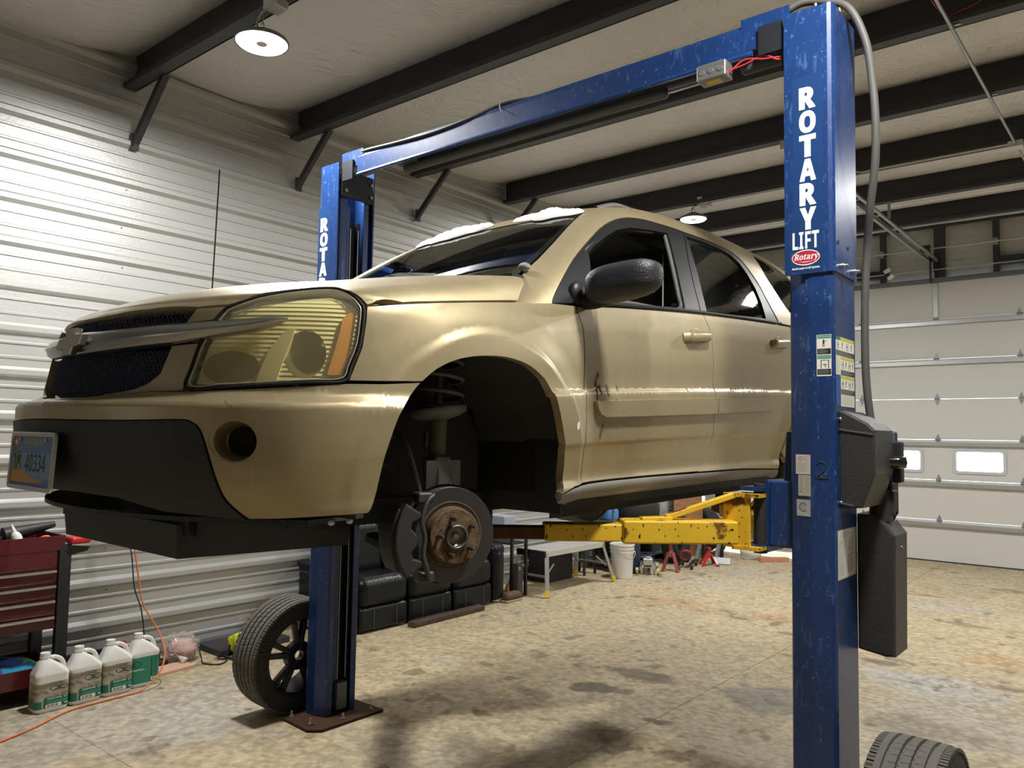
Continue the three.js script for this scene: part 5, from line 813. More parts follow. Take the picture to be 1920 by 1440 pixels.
{ // four jugs in a row
  const lab = (kind) => canvasTex(256, 256, (g, w, h) => {
    if (kind) { g.fillStyle = '#2f8468'; g.fillRect(0, 0, w, h); g.strokeStyle = '#174a3d'; g.lineWidth = 5; g.beginPath(); g.arc(70, 66, 34, 0, 7); g.stroke(); for (let i = 0; i < 6; i++) { g.beginPath(); g.moveTo(50 + i * 8, 44); g.lineTo(92 - i * 9, 90); g.stroke(); } g.fillStyle = '#d8e6de'; g.font = 'bold 20px sans-serif'; g.fillText('ODOR CONTROL', 12, 128, 110); g.fillStyle = '#174a3d'; g.strokeRect(150, 22, 92, 180); for (let i = 0; i < 10; i++) g.fillRect(160, 36 + i * 15, 50 + (i * 37) % 26, 4); g.fillStyle = '#ece9e0'; g.fillRect(150, 210, 60, 34); g.fillStyle = '#222'; for (let i = 0; i < 9; i++) g.fillRect(156 + i * 5, 214, i % 3 ? 2 : 3, 26); return; }
    g.fillStyle = '#a59f8c'; g.fillRect(0, 0, w, h); const q = ['#6f6a58', '#8a7a63', '#c3bda8', '#55604c', '#7d5343']; for (let i = 0; i < 40; i++) { g.fillStyle = q[i % 5]; g.globalAlpha = .5; g.beginPath(); g.ellipse((i * 71) % 256, (i * 43) % 180, 10 + (i * 7) % 18, 6 + (i * 5) % 14, i, 0, 7); g.fill(); } g.globalAlpha = 1;
    g.strokeStyle = '#3a4138'; g.lineWidth = 4; g.beginPath(); g.arc(150, 62, 32, 0, 7); g.stroke(); for (let i = 0; i < 7; i++) { g.beginPath(); g.moveTo(130 + i * 7, 40); g.lineTo(172 - i * 8, 86); g.stroke(); } g.fillStyle = '#7a4237'; g.fillRect(205, 92, 34, 46);
    g.fillStyle = '#1f6f5a'; g.fillRect(0, 180, 90, 76); g.fillStyle = '#1f5f50'; g.fillRect(96, 150, 160, 106); g.fillStyle = '#e6e6de'; g.font = 'bold 22px sans-serif'; g.fillText('ODOR CONTROL', 108, 172, 144); g.fillStyle = '#2f8a70'; g.fillRect(110, 184, 140, 34); g.fillStyle = '#ece9e0'; g.fillRect(104, 218, 56, 34); g.fillStyle = '#222'; for (let i = 0; i < 8; i++) g.fillRect(110 + i * 5, 223, i % 3 ? 2 : 3, 24); g.fillStyle = '#d8d8d0'; g.fillRect(170, 226, 40, 12);
  });
  const LT = [lab(0), lab(1)];
  const ring = (y, w, d, r, dz = 0) => { const o = []; const n = 5; for (const [sx, sz, a] of [[1, 1, 0], [-1, 1, 1], [-1, -1, 2], [1, -1, 3]]) for (let i = 0; i <= n; i++) { const t = (a + i / n) * Math.PI / 2; o.push([sx * (d / 2 - r) + r * Math.cos(t), y, sz * (w / 2 - r) + r * Math.sin(t) + dz]); } return o; };
  const secs = [ring(0, .15, .10, .03), ring(.005, .178, .118, .03), ring(.015, .182, .122, .028), ring(.022, .186, .126, .028), ring(.20, .186, .126, .028), ring(.208, .190, .130, .03), ring(.222, .186, .128, .035), ring(.262, .128, .100, .035, .012), ring(.285, .085, .074, .03, .026), ring(.297, .058, .058, .027, .030), ring(.31, .05, .05, .0245, .030)];
  const pos = [], idx = []; secs.forEach(s => s.forEach(p => pos.push(...p))); const m = secs[0].length; for (let i = 0; i < secs.length - 1; i++) for (let j = 0; j < m; j++) { const a = i * m + j, b = i * m + (j + 1) % m; idx.push(a, a + m, b, b, a + m, b + m); }
  const bg = new THREE.BufferGeometry(); bg.setAttribute('position', new THREE.Float32BufferAttribute(pos, 3)); bg.setIndex(idx); bg.computeVertexNormals();
  const names = ['white jug with earthy label nearest the tool cart, first of four', 'white jug with earthy label, second of four from the cart', 'white jug with earthy label, third of four from the cart', 'white jug with plain green label, last of four from the cart'];
  [[-5.30, 2.02, 0], [-5.31, 2.22, .04], [-5.325, 2.42, .0], [-5.36, 2.618, .0]].forEach(([x, z, r], i) => {
    const t = thing('jug', names[i], 'jug', [x, 0, -z], r, 'jugs in a row by the tool cart');
    mesh('body', bg, phy([.76, .75, .71], .38, 0, { transmission: .0, clearcoat: .15 }), t);
    mesh('handle', tube([[0, .300, -.0], [0, .302, -.02], [0, .285, -.055], [0, .255, -.073], [0, .222, -.080]], .0135, 24, 10), std([.76, .75, .71], .4), t);
    mesh('cap', [cyl(.027, .027, .026, [0, .322, .03], [0, 0, 0], 26), cyl(.029, .029, .006, [0, .309, .03], [0, 0, 0], 26)], std([.78, .78, .77], .45), t);
    const pl = []; const u = []; const wr = ring(0, .1868, .1268, .0285); const k0 = wr.length; // label wraps the front and both ends
    const g = new THREE.BufferGeometry(), P = [], U = []; const seq = []; for (let j = -9; j <= 8; j++) seq.push(wr[((j % k0) + k0) % k0]); let tot = 0; const L2 = [0]; for (let j = 1; j < seq.length; j++) { tot += Math.hypot(seq[j][0] - seq[j - 1][0], seq[j][2] - seq[j - 1][2]); L2.push(tot); }
    const y0 = .026, y1 = i === 0 ? .172 : .192; for (let j = 0; j < seq.length - 1; j++) { const a = seq[j], b = seq[j + 1], ua = 1 - L2[j] / tot, ub = 1 - L2[j + 1] / tot; P.push(a[0], y0, a[2], b[0], y0, b[2], b[0], y1, b[2], a[0], y0, a[2], b[0], y1, b[2], a[0], y1, a[2]); U.push(1 - ua, 0, 1 - ub, 0, 1 - ub, 1, 1 - ua, 0, 1 - ub, 1, 1 - ua, 1); } for (let j = 0; j < U.length; j += 2) U[j] = 1 - U[j];
    g.setAttribute('position', new THREE.Float32BufferAttribute(P, 3)); g.setAttribute('uv', new THREE.Float32BufferAttribute(U, 2)); g.computeVertexNormals(); mesh('label', g, new THREE.MeshStandardMaterial({ map: LT[i === 3 ? 1 : 0], roughness: .4, side: THREE.DoubleSide }), t);
    t.scale.setScalar(1.03);
  });
}
{ // cords, bag, board, floor clutter by the wall
  tag(mesh('extension_cord', tube([[-5.6, 1.5, -2.52], [-5.52, 1.2, -2.54], [-5.45, .913, -2.573], [-5.44, .711, -2.605], [-5.43, .526, -2.64], [-5.36, .322, -2.73], [-5.28, .206, -2.735], [-5.22, .09, -2.67], [-5.20, .012, -2.55], [-5.19, .008, -2.43], [-5.185, .008, -2.33], [-5.16, .008, -2.09], [-5.009, .008, -1.832], [-4.925, .008, -1.645], [-4.85, .008, -1.4]], .0055, 160, 8), std([.78, .20, .07], .45), scene), 'orange extension cord hanging down and running past the white jugs', 'cord');
  tag(mesh('black_cable', tube([[-5.62, 1.5, -2.50], [-5.56, 1.1, -2.55], [-5.50, .85, -2.58], [-5.52, .62, -2.62], [-5.62, .45, -2.72], [-5.76, .2, -2.82], [-5.83, .08, -2.84], [-5.86, .006, -2.80], [-5.86, .006, -2.6]], .0045, 90, 6), mBlk, scene), 'thin black cable dropping to the plastic bag', 'cord');
  // clear plastic bag with a knot
  const t = thing('plastic_bag', 'knotted clear plastic bag of rags sitting on the floor', 'bag', [-5.68, 0, -3.06]);
  const crumple = (r, s, sd, f = 5) => { const g = new THREE.SphereGeometry(1, 40, 28), p = g.attributes.position; for (let i = 0; i < p.count; i++) { const v = H(p.getX(i), p.getY(i), p.getZ(i)); const k = .82 + .36 * Math.abs(vn(v.x * f + 20, v.y * f + v.z * f * .7 + 20, 128, sd) - .5) * 2 + .08 * vn(v.x * 14 + 40, v.y * 14 + v.z * 9 + 40, 256, sd); v.multiplyScalar(k); p.setXYZ(i, v.x * r * s[0], Math.max(v.y, -.9) * r * s[1], v.z * r * s[2]); } g.computeVertexNormals(); return g; };
  mesh('bag_skin', place(crumple(.105, [1.1, 1, 1.25], 3), [0, .098, 0]), phy([.92, .88, .86], .12, 0, { transmission: .85, thickness: 0, ior: 1.3 }), t);
  mesh('rags', place(crumple(.085, [1, .9, 1.15], 8), [-.01, .08, -.02]), std([.62, .45, .40], .85), t);
  mesh('knot', [place(new THREE.ConeGeometry(.03, .09, 12), [.10, .055, .05], [0, .6, 1.0])], phy([.9, .86, .82], .3, 0, { transmission: .4, thickness: 0 }), t);
  tag(mesh('pink_board', rbox(.16, .022, .30, .003, [-5.52, .011, -2.90], [0, .12, 0]), std([.62, .38, .28], .8), scene), 'short pinkish offcut board on the floor in front of the plastic bag', 'board');
  const tray = thing('drain_pan', 'black open drain pan behind the white jugs', 'drain pan', [-5.66, 0, -2.46]); mesh('pan', [box(.36, .01, .50, [0, .005, 0]), box(.012, .15, .50, [.18, .075, 0]), box(.012, .15, .5, [-.18, .075, 0]), box(.36, .15, .012, [0, .075, .25]), box(.36, .15, .012, [0, .075, -.25])], mBlk, tray); mesh('rim', [box(.03, .008, .53, [.19, .152, 0]), box(.03, .008, .53, [-.19, .152, 0]), box(.40, .008, .03, [0, .152, .26]), box(.40, .008, .03, [0, .152, -.26])], std([.03, .03, .03], .45), tray);
  const rc = thing('oil_bottle', 'dark bottle with a red cap standing in the drain pan', 'bottle', [-5.62, .012, -2.60]); mesh('bottle', lathe([[0, 0], [.045, 0], [.048, .01], [.048, .13], [.03, .17], [.02, .185], [.02, .20]], 22), mBlk, rc); mesh('cap', cyl(.024, .026, .035, [0, .213, 0]), mRed, rc);
  tag(mesh('rubber_hose', tube([[-5.60, .17, -2.64], [-5.62, .20, -2.70], [-5.66, .205, -2.80], [-5.72, .19, -2.86], [-5.78, .10, -2.9], [-5.8, .03, -2.95]], .020, 50, 10), mBlk, scene), 'thick black rubber hose arching out of the drain pan', 'hose');
  tag(mesh('floor_mat', rbox(.34, .05, .62, .008, [-5.72, .025, -3.62]), std([.03, .03, .032], .7), scene), 'folded black rubber mat along the wall', 'mat');
  tag(mesh('flat_carton', rbox(.16, .035, .22, .006, [-5.72, .0175, -2.84]), std([.035, .035, .034], .8), scene), 'flat black carton under the cord behind the last jug', 'carton');
  // work light
  const wl = thing('work_light', 'yellow green work light lying by the wall next to the loose wheel', 'work light', [-5.52, 0, -3.44]); mesh('housing', [rbox(.10, .12, .13, .025, [0, .10, 0], [0, .3, .35]), rbox(.03, .15, .16, .01, [.06, .11, 0], [0, .3, .35])], std([.55, .62, .02], .4), wl); mesh('stand', [tube([[-.06, .012, -.1], [.08, .012, -.1], [.08, .012, .1], [-.06, .012, .1]], .010, 30, 6), bar([0, .012, .09], [0, .09, .07], .008), bar([0, .012, -.09], [0, .09, -.07], .008)], mBlk, wl); mesh('lens', box(.004, .11, .12, [.078, .117, -.005], [0, .3, .35]), std([.10, .12, .02], .3), wl);
  mesh('power_cord', tube([[-.05, .03, .05], [-.02, .008, .16], [.08, .008, .14], [.14, .008, .24], [.05, .008, .30], [-.15, .008, .22], [-.25, .06, .2], [-.3, .09, .3], [-.28, .05, .5]], .005, 60, 6), mBlk, wl);
}
{ // loose wheels
  const rimB = std([.050, .050, .052], .35, .85);
  const w1 = thing('alloy_wheel', 'loose alloy wheel with tyre leaning on the far lift column', 'wheel', [-4.215, .348, -3.0]); w1.rotation.set(0, 0, -.05); wheel(w1, rimB, .345);
  const w2 = thing('tyre_wheel', 'tyre standing beside the near column, cut off by the bottom edge', 'wheel', [-.672, .356, -2.98]); w2.rotation.set(.4, 0, 0); wheel(w2, rimB);
}
{ // leather sofa
  const t = thing('sofa', 'black leather three seat reclining sofa along the ribbed wall', 'sofa', [-5.60, 0, -5.28]);
  const leather = phy([.006, .007, .010], .34, 0, { specularIntensity: .6, bumpMap: tex(512, 512, (u, v) => .6 * fbm(u, v, 8, 4, 5) + .4 * fbm(u, v, 60, 2, 9), false, [1.6, 1.6]), bumpScale: .004 });
  const stitch = std([.10, .105, .11], .6);
  const puff = (w, h, d, r, k = .02) => { const g = new RoundedBoxGeometry(w, h, d, 6, r); const p = g.attributes.position; for (let i = 0; i < p.count; i++) { const x = p.getX(i) / w * 2, y = p.getY(i) / h * 2, z = p.getZ(i) / d * 2; const b = (1 - x * x) * (1 - z * z), c = (1 - y * y) * (1 - z * z); p.setXYZ(i, p.getX(i) + Math.sign(x) * k * c * Math.abs(x), p.getY(i) + Math.sign(y) * k * 1.4 * b * Math.abs(y) + .006 * vn(x * 3 + 9, z * 4 + 9, 64, 4), p.getZ(i)); } g.computeVertexNormals(); return boxUV(g); };
  [[.56], [-.02], [-.60]].forEach(([z], i) => {
    const s = mesh('seat_cushion', place(puff(.54, .25, .56, .07, .022), [.04, .335, z]), leather, t);
    mesh('front_panel', place(puff(.07, .20, .55, .03, .008), [.27, .115, z]), leather, t);
    for (const o of [-.13, .13]) mesh('stitching', box(.002, .16, .003, [.3175, .115, z + o]), stitch, s);
    mesh('back_cushion', place(puff(.24, .50, .56, .09, .03), [-.17, .66, z], [0, 0, .16]), leather, t);
    mesh('head_pillow', place(puff(.20, .22, .54, .08, .02), [-.20, .90, z], [0, 0, .1]), leather, t);
    const lc = []; for (let k = 0; k < 5; k++) lc.push(beam([.29, .25 + k * .035, z + .285], [.31, .26 + k * .035, z + .265], .006, .006)); mesh('lacing', lc, leather, s);
  });
  for (const z of [.96, -.98]) { mesh('armrest', [place(puff(.66, .52, .17, .075, .012), [0, .285, z])], leather, t); mesh('arm_pad', place(puff(.62, .12, .19, .05, .012), [.0, .53, z]), leather, t); }
  mesh('frame', box(.5, .06, 1.95, [-.02, .03, 0]), mBlk, t);
  const pg = new THREE.SphereGeometry(1, 22, 16), p = pg.attributes.position; for (let i = 0; i < p.count; i++) { const v = H(p.getX(i), p.getY(i), p.getZ(i)), k = .7 + .7 * vn(v.x * 2.2 + 9, v.y * 2.2 + v.z * 2 + 9, 64, 5); p.setXYZ(i, v.x * k * .10, v.y * k * .11, v.z * k * .10); } const pf = pg.toNonIndexed(); pf.computeVertexNormals();
  const bag = mesh('paper_bag', pf, std([.36, .23, .12], .85), scene); bag.position.set(-5.50, .60, -5.42); tag(bag, 'crumpled brown paper bag on the sofa seat', 'bag');
  tag(mesh('timber_plank', rbox(.09, .05, .98, .012, [-5.20, .025, -5.42], [0, .03, 0]), std([1, 1, 1], .85, 0, { map: tex(256, 128, (u, v) => mixc([.20, .15, .12], [.36, .29, .24], fbm(u, v * .2, 24, 4, 3)), true, [1.5, 1.5]) }), scene), 'weathered brown timber lying along the front of the sofa', 'plank');
  const sh = thing('work_boot', 'brown shoe on the floor beside the sofa arm', 'shoe', [-5.26, 0, -6.42]); mesh('upper', place(puff(.10, .07, .24, .03, .01), [0, .055, 0]), std([.10, .055, .03], .7), sh); mesh('sole', rbox(.105, .025, .26, .01, [0, .0125, 0]), std([.35, .28, .2], .7), sh);
}
{ // metal stand beside the sofa
  const t = thing('metal_stand', 'black metal stand with a shelf between the sofa and the work platform', 'stand', [-5.60, 0, -6.66]); for (const x of [-.22, .24]) for (const z of [-.12, .12]) mesh('leg', box(.028, .70, .028, [x, .35, z]), mBlk, t); mesh('top', box(.52, .02, .30, [.01, .71, 0]), std([.10, .11, .12], .5), t); mesh('shelf', box(.48, .015, .26, [.01, .56, 0]), mBlk, t);
  const p = thing('wood_post', 'dark square timber post standing in front of the metal stand', 'post', [-5.33, 0, -6.60]); mesh('post', rbox(.085, .36, .085, .006, [0, .18, 0]), std([.045, .035, .03], .8), p); mesh('eye_bolt', tor(.014, .004, [.046, .31, .02], [0, Math.PI / 2, 0]), mGalv, p);
  tag(mesh('light_box', rbox(.3, .12, .2, .01, [-5.64, .78, -6.66]), std([.36, .42, .50], .4), scene), 'pale blue grey box on the metal stand', 'box');
}
{ // folding work platform
  const t = thing('work_platform', 'aluminium folding work platform with yellow feet beside the bucket', 'step platform', [-5.35, 0, -7.45]);
  const hT = .47, L = 1.16, W = .36;
  mesh('deck', [box(W, .012, L, [0, hT, 0]), box(.02, .06, L, [W / 2, hT - .03, 0]), box(.02, .06, L, [-W / 2, hT - .03, 0])], std([.62, .62, .60], .42, .55), t);
  for (const s of [-1, 1]) mesh('end_cap', box(W + .03, .065, .025, [0, hT - .03, s * (L / 2 + .01)]), mBlk, t);
  const foot = std([.68, .52, .06], .55);
  for (const s of [-1, 1]) { for (const x of [-1, 1]) { const l = mesh('leg', beam([x * W / 2, hT - .02, s * (L / 2 - .03)], [x * (W / 2 + .09), .05, s * (L / 2 + .07)], .045, .028, .004), mAlu, t); mesh('foot', beam([x * (W / 2 + .085), .075, s * (L / 2 + .065)], [x * (W / 2 + .10), 0.002, s * (L / 2 + .085)], .055, .04, .004), foot, l); }
    mesh('crossbar', [beam([-W / 2 - .05, .21, s * (L / 2 + .035)], [W / 2 + .05, .21, s * (L / 2 + .035)], .03, .02)], mAlu, t); mesh('brace', beam([W / 2 + .02, .19, s * (L / 2 + .03)], [W / 2 + .0, .32, s * (L / 2 - .16)], .015, .01), mAlu, t); mesh('brace', beam([-W / 2 - .02, .19, s * (L / 2 + .03)], [-W / 2 - .0, .32, s * (L / 2 - .16)], .015, .01), mAlu, t); }
}
{ // bucket
  const t = thing('bucket', 'white plastic bucket beside the work platform', 'bucket', [-5.16, 0, -8.43]);
  mesh('pail', lathe([[0, 0], [.125, 0], [.128, .006], [.138, .30], [.146, .302], [.147, .322], [.140, .325], [.141, .345], [.150, .347], [.151, .366], [.143, .369], [.144, .385], [.154, .388], [.154, .412], [.145, .414], [.140, .40], [.128, .02], [0, .014]], 40), phy([.70, .69, .66], .4, 0), t);
  mesh('wire_handle', tube([[.02, .37, -.152], [.10, .30, -.14], [.13, .24, -.06], [.152, .24, .0], [.13, .25, .07], [.08, .30, .13], [.02, .37, .152]], .0035, 40, 6), mGalv, t);
}
{ // stuff under and behind the platform
  tag(mesh('black_case', rbox(.30, .36, .50, .015, [-5.72, .18, -7.72]), mBlk, scene), 'big black box on the floor behind the work platform', 'box');
  const st = thing('stool_frame', 'dark stool standing behind the work platform', 'stool', [-5.68, 0, -8.32]); for (const x of [-.12, .12]) for (const z of [-.12, .12]) mesh('leg', beam([x, 0.002, z], [x * .75, .50, z * .75], .03, .03), mBlk, st); mesh('seat', rbox(.26, .03, .26, .01, [0, .515, 0]), std([.3, .3, .3], .5), st);
  tag(mesh('storage_bin', rbox(.26, .50, .30, .03, [-5.30, .25, -8.76]), std([.018, .028, .055], .5), scene), 'dark blue plastic bin standing behind the white bucket', 'bin');
  // floor jack
  const j = thing('floor_jack', 'silver and blue trolley jack on the floor beside the dark blue bin', 'jack', [-5.14, 0, -8.98 - .05], .5); mesh('side_plate', [box(.02, .05, .50, [.09, .075, 0]), box(.02, .05, .5, [-.09, .075, 0])], mAlu, j); mesh('lift_arm', [beam([0, .10, .12], [0, .17, -.20], .09, .05, .006)], std([.02, .05, .22], .4), j); mesh('saddle', cyl(.05, .05, .025, [0, .20, -.22]), mIron, j); mesh('handle_socket', [rbox(.13, .09, .12, .02, [0, .16, .20]), tor(.05, .012, [0, .20, .20], [1.2, 0, 0])], mAlu, j);
  for (const [x, z] of [[.13, .22], [-.13, .22], [.11, -.23], [-.11, -.23]]) mesh('wheel', cyl(.042, .042, .035, [x, .042, z], [0, 0, Math.PI / 2]), std([.5, .42, .22], .5), j);
  const jack = (x, z, h, mat, lab, r) => { const t = thing('jack_stand', lab, 'jack stand', [x, 0, -z], r); const a = .095; for (const [sx, sz] of [[1, 1], [1, -1], [-1, 1], [-1, -1]]) { mesh('leg', beam([sx * a, .012, sz * a], [sx * .03, h * .62, sz * .03], .04, .012), mat, t); mesh('foot', box(.05, .012, .05, [sx * a, .006, sz * a]), mat, t); } mesh('collar', [cyl(.035, .055, .09, [0, h * .60, 0], [0, .78, 0], 4)], mat, t); mesh('post', [box(.035, h * .45, .03, [0, h * .75, 0])], mat, t); mesh('saddle', [box(.04, .02, .11, [0, h - .01, 0])], mat, t); return t; };
  jack(-4.96, 9.30, .375, std([.26, .06, .05], .6), 'tall faded red jack stand with its post raised', .4);
  const r2 = jack(-4.80, 10.08, .24, std([.45, .02, .03], .45), 'short bright red jack stand with white print', .7); mesh('print', beam([.092, .03, .1], [.055, .12, .058], .05, .004), mWhiteP, r2);
  const j2 = thing('small_jack', 'small black and red trolley jack between the two red jack stands', 'jack', [-4.94, 0, -9.72], .3); mesh('side_plate', [box(.015, .05, .40, [.07, .065, 0]), box(.015, .05, .4, [-.07, .065, 0])], mBlk, j2); mesh('frame_loop', tor(.07, .014, [0, .17, .10], [.4, .2, 0], 5, 20), mRed, j2); mesh('lift_arm', beam([0, .09, .08], [0, .14, -.18], .06, .04), mBlk, j2); for (const [x, z] of [[.09, .18], [-.09, .18], [.09, -.18], [-.09, -.18]]) mesh('wheel', cyl(.035, .035, .03, [x, .035, z], [0, 0, Math.PI / 2]), mBlk, j2);
  // wheel ramp
  const rp = thing('wheel_ramp', 'grey metal wheel ramp with a pale end plate', 'ramp', [-4.86, 0, -10.55], .25); mesh('rail', [beam([.0, .02, .30], [0, .38, -.10], .05, .07, .008)], std([.13, .13, .13], .5, .4), rp); mesh('rail', [beam([-.26, .02, .30], [-.26, .38, -.10], .05, .07, .008)], std([.13, .13, .13], .5, .4), rp); mesh('upright', [beam([0, .0, -.16], [0, .36, -.12], .05, .05), beam([-.26, .0, -.16], [-.26, .36, -.12], .05, .05)], mIron, rp); mesh('tread_plate', box(.24, .012, .22, [-.13, .37, -.15]), mIron, rp); mesh('end_plate', box(.20, .09, .008, [.10, .05, .31], [-.5, 0, 0]), std([.6, .6, .6], .5), rp);
  // coil of hose and tyres beyond
  const hc = []; for (let i = 0; i < 5; i++) hc.push(tor(.16 + .012 * (i % 3), .016, [-5.12, .18 + .005 * i, -10.98 + .035 * i], [.1 * i, 1.0 + .06 * i, 0], Math.PI * 2, 40, 8)); tag(mesh('hose_coil', hc, mBlk, scene), 'coil of black air hose leaning behind the wheel ramp', 'hose');
  const tyre = (x, y, z, r, lab, flat) => { const t = thing('spare_tyre', lab, 'tyre', [x, y, -z], r); const g = lathe([[.19, -.09], [.26, -.105], [.31, -.10], [.33, -.07], [.335, 0], [.33, .07], [.31, .10], [.26, .105], [.19, .09], [.19, -.09]], 44); if (!flat) g.rotateZ(Math.PI / 2); mesh('tyre', g, mRubber, t); return t; };
  tyre(-5.24, .335, 9.98, .12, 'upright tyre standing behind the tall red jack stand', false); tyre(-5.45, .335, 11.45 - .2, 1.2, 'upright tyre at the back near the white sack', false);
  { const sk = new THREE.SphereGeometry(1, 26, 18), p = sk.attributes.position; for (let i = 0; i < p.count; i++) { const v = H(p.getX(i), p.getY(i), p.getZ(i)), k = .8 + .4 * vn(v.x * 2 + 9, v.y * 2 + v.z * 2 + 9, 64, 6); p.setXYZ(i, v.x * k * .15, Math.max(v.y, -.8) * k * .14, v.z * k * .15); } sk.computeVertexNormals(); const m = mesh('white_sack', sk, mWhiteP, scene); m.position.set(-4.62, .11, -11.05); tag(m, 'small white sack on the floor at the back', 'sack'); }
  tag(mesh('brick_bar', rbox(.10, .06, .42, .006, [-4.28, .03, -11.05], [0, -.75, 0]), std([.50, .22, .14], .8), scene), 'reddish brick coloured bar on the floor behind the lift carriage', 'bar');
  // shelving along the wall
  const sv = thing('shelving', 'steel shelving along the wall behind the floor jacks', 'shelf', [-5.66, 0, -9.75]); for (const z of [-1.05, 0, 1.05]) for (const x of [-.2, .2]) mesh('upright', box(.03, 1.9, .03, [x, .95, z]), std([.20, .22, .26], .5, .5), sv); for (const y of [.12, .62, 1.15, 1.75]) mesh('shelf_board', box(.46, .025, 2.16, [0, y, 0]), std([.16, .16, .17], .6, .3), sv);
  const onS = (name, g, m, l, c, p) => { const o = mesh(name, g, m, scene); if (p) o.position.set(...p); tag(o, l, c); return o; };
  const tb = thing('blue_tub', 'bright blue plastic jug on the shelving', 'tub', [-5.60, .634, -8.86]); mesh('body', lathe([[0, 0], [.10, 0], [.105, .02], [.105, .12], [.06, .18], [.03, .20], [0, .20]], 24), phy([.06, .22, .55], .35, 0, {}), tb); mesh('cap', cyl(.03, .03, .025, [0, .21, 0]), mBlk, tb);
  tyre(-5.57, .738, 9.42, 0, 'tyre lying flat on the shelving beside the blue jug', true);
  onS('cardboard_box', rbox(.30, .28, .34, .006), mWood, 'brown cardboard box on the upper shelf', 'box', [-5.66, 1.305, -9.15]);
  const dr = thing('metal_can', 'silver metal can on the shelving in front of the plywood', 'can', [-5.58, .634, -10.12]); mesh('can', cyl(.14, .14, .30, [0, .15, 0], [0, 0, 0], 28), mAlu, dr); mesh('rim', tor(.14, .008, [0, .30, 0], [Math.PI / 2, 0, 0]), mAlu, dr);
  onS('storage_crate', rbox(.36, .30, .42, .012), mBlk, 'black crate on the bottom of the shelving', 'crate', [-5.66, .285, -9.2]); onS('grey_case', rbox(.36, .26, .50, .012), std([.09, .09, .10], .5), 'dark grey case on the bottom of the shelving', 'case', [-5.66, .265, -10.1]);
  onS('parts_box', rbox(.30, .22, .44, .01), std([.04, .06, .11], .6), 'dark blue parts box on the middle shelf', 'box', [-5.66, 1.275, -9.75]);
  // plywood and boards leaning at the back
  tag(mesh('plywood_sheet', box(.02, 1.1, .86, [-5.36, .555, -10.6], [0, 0, .06]), mWood, scene), 'plywood sheet leaning against the front of the shelving', 'plywood');
  tag(mesh('leaning_board', box(.02, 1.3, .30, [-5.80, .655, -11.10], [0, 0, .08]), std([.34, .27, .18], .8), scene), 'narrow board leaning on the wall beyond the shelving', 'board');
  tag(mesh('grey_bin', rbox(.40, .62, .40, .03, [-5.2, .31, -12.25]), std([.06, .065, .07], .6), scene), 'grey bin at the back near the overhead door', 'bin');
}
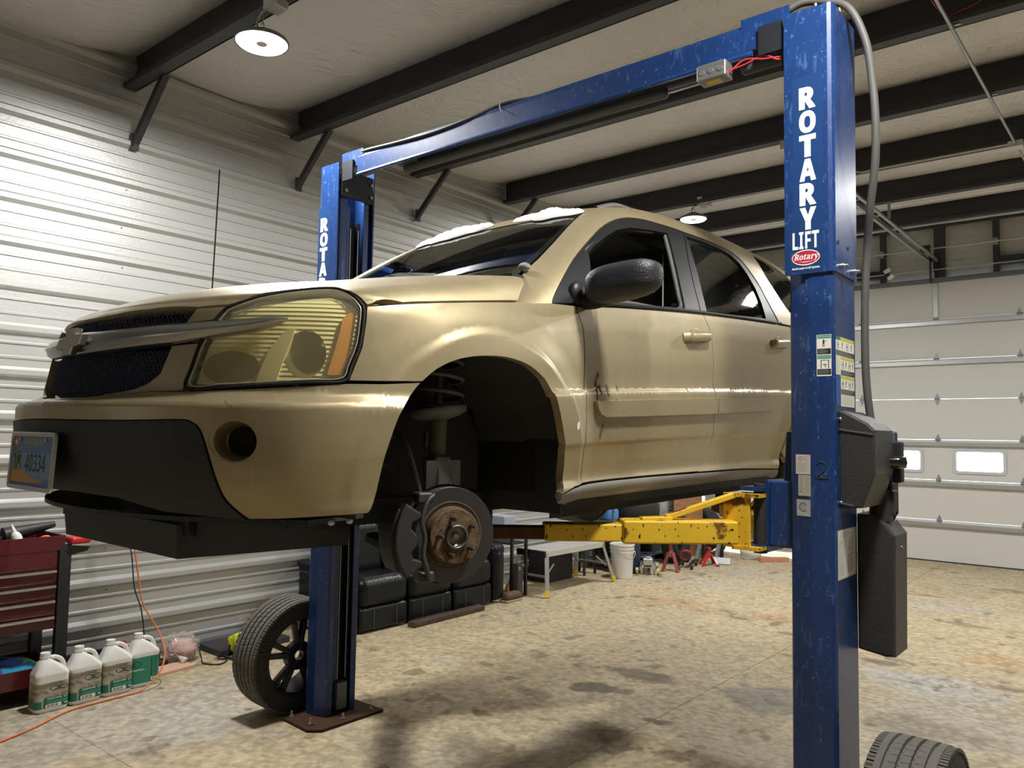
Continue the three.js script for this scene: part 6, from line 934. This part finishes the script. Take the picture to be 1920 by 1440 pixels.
{ // conduits, opener rail and boxes under the roof
  const Y = z => purlinY(z) - .014;
  const c = thing('electrical_conduit', 'grey conduit crossing the purlins at the upper right', 'conduit', [-.966, 0, 0]); mesh('pipe', [bar([0, Y(-4), 4], [0, Y(8.5), -8.5], .0115, 10), bar([0, Y(8.5), -8.5], [.0, Y(12.4) - .02, -12.4], .0115, 10)], mGalv, c); for (const z of PUR) if (z > -3.5 && z < 8) mesh('strap', [box(.06, .004, .02, [.02, Y(z) + .010, -z + .05]), tor(.0135, .003, [0, Y(z), -z + .05], [0, 0, 0], Math.PI * 2, 14, 6)], mGalv, c); mesh('junction_box', rbox(.12, .06, .12, .006, [0, Y(8.5) - .01, -8.42]), std([.6, .6, .58], .45, .5), c);
  mesh('branch_pipe', [tube([[-.05, Y(8.5) + .005, -8.40], [-.6, Y(8.5) + .006, -8.40], [-1.25, Y(8.5) + .005, -8.40], [-1.36, Y(8.5) + .004, -8.40], [-1.44, Y(8.5) + .05, -8.42]], .0105, 60, 8)], mGalv, c); mesh('branch_box', rbox(.10, .05, .07, .005, [-1.50, Y(8.5) + .02, -8.42]), std([.5, .5, .5], .5, .4), c); mesh('branch_pipe', bar([-1.55, Y(8.5) + .006, -8.43], [-3.15, Y(8.5) + .006, -8.43], .009, 8), mGalv, c);
  const mR = std([.40, .03, .04], .5); mesh('red_wire', tube([[.0, Y(5.58) + .07, -5.5], [.12, Y(5.58) + .085, -5.49], [.3, Y(5.58) + .16, -5.5], [.6, Y(5.58) + .14, -5.5]], .004, 30, 6), mR, c); mesh('red_wire', tube([[-.02, Y(5.0) + .03, -4.9], [-.04, Y(5.3) + .04, -5.2], [-.01, Y(5.58) + .04, -5.5]], .004, 20, 6), mR, c);
  const c2 = thing('lamp_conduit', 'thin conduit feeding the lamp nearest the ribbed wall', 'conduit', [0, 0, -2.56]); mesh('pipe', bar([-4.0, purlinY(2.6) - .02, 0], [3, purlinY(2.6) - .02, 0], .009, 8), mGalv, c2);
  // door opener rail: paired angles carried on perforated hangers
  const r = thing('opener_rail', 'galvanised door opener rail running back from the overhead door', 'opener rail', [-2.52, 0, 0]);
  for (const x of [-.045, .045]) mesh('rail', [beam([x, 4.37, -6.9], [x, 4.385, -12.72], .012, .05), beam([x * 1.3, 4.347, -6.9], [x * 1.3, 4.362, -12.72], .035, .006)], mGalv, r);
  for (const z of [7.4, 8.2, 9.0, 9.8, 10.6, 11.4, 12.2]) mesh('cross_tie', box(.12, .006, .04, [0, 4.372 + (z - 6.9) * .0026, -z]), mGalv, r);
  for (const [z, x] of [[7.03, .0], [9.95, .10], [11.4, -.1]]) { const h = mesh('hanger', box(.035, purlinY(z) - 4.36 + .02, .004, [x, (purlinY(z) + 4.36) / 2, -z + .06]), mGalv, r); for (let i = 0; i < 4; i++) mesh('hanger_hole', cyl(.006, .006, .002, [x, 4.385 + i * .035, -z + .063], [Math.PI / 2, 0, 0], 8), mBlack, h); }
  mesh('end_bracket', [box(.14, .07, .012, [0, 4.37, -6.89]), box(.14, .012, .10, [0, 4.405, -6.94])], mGalv, r); mesh('header_bracket', [rbox(.10, .08, .10, .006, [.0, 4.40, -12.70]), box(.06, .16, .02, [.02, 4.30, -12.76])], mIron, r); mesh('door_arm', [beam([-.02, 4.36, -12.62], [-.04, 4.05, -12.72], .03, .008)], mIron, r);
  // spring shaft and drum brackets above the door
  const s = thing('spring_shaft', 'torsion shaft with bearing brackets above the overhead door', 'shaft', [0, 0, -12.70]); mesh('shaft', bar([-5.6, 4.555, 0], [1.0, 4.555, 0], .0125, 12), mGalv, s); mesh('shaft', bar([-5.6, 4.235, .02], [.2, 4.235, .02], .008, 10), mGalv, s); for (const x of [-3.24, -2.60, -1.74, -.9]) mesh('bearing_plate', [box(.08, .10, .02, [x, 4.555, -.02])], mGalv, s); mesh('cable_drum', cyl(.06, .06, .12, [-2.62, 4.555, 0], [0, 0, Math.PI / 2], 24), mIron, s);
  const fl = thing('flood_light', 'small twin white flood light above the overhead door', 'flood light', [-3.12, 4.23, -12.62]); mesh('head', rbox(.10, .06, .05, .012, [0, .05, .02], [.4, 0, .5]), mWhiteP, fl); mesh('head', rbox(.10, .06, .05, .012, [.05, -.05, .02], [.4, 0, .6]), mWhiteP, fl); mesh('bracket', box(.05, .05, .08, [-.02, 0, -.03]), mIron, fl);
}
renderer.render(scene, camera);
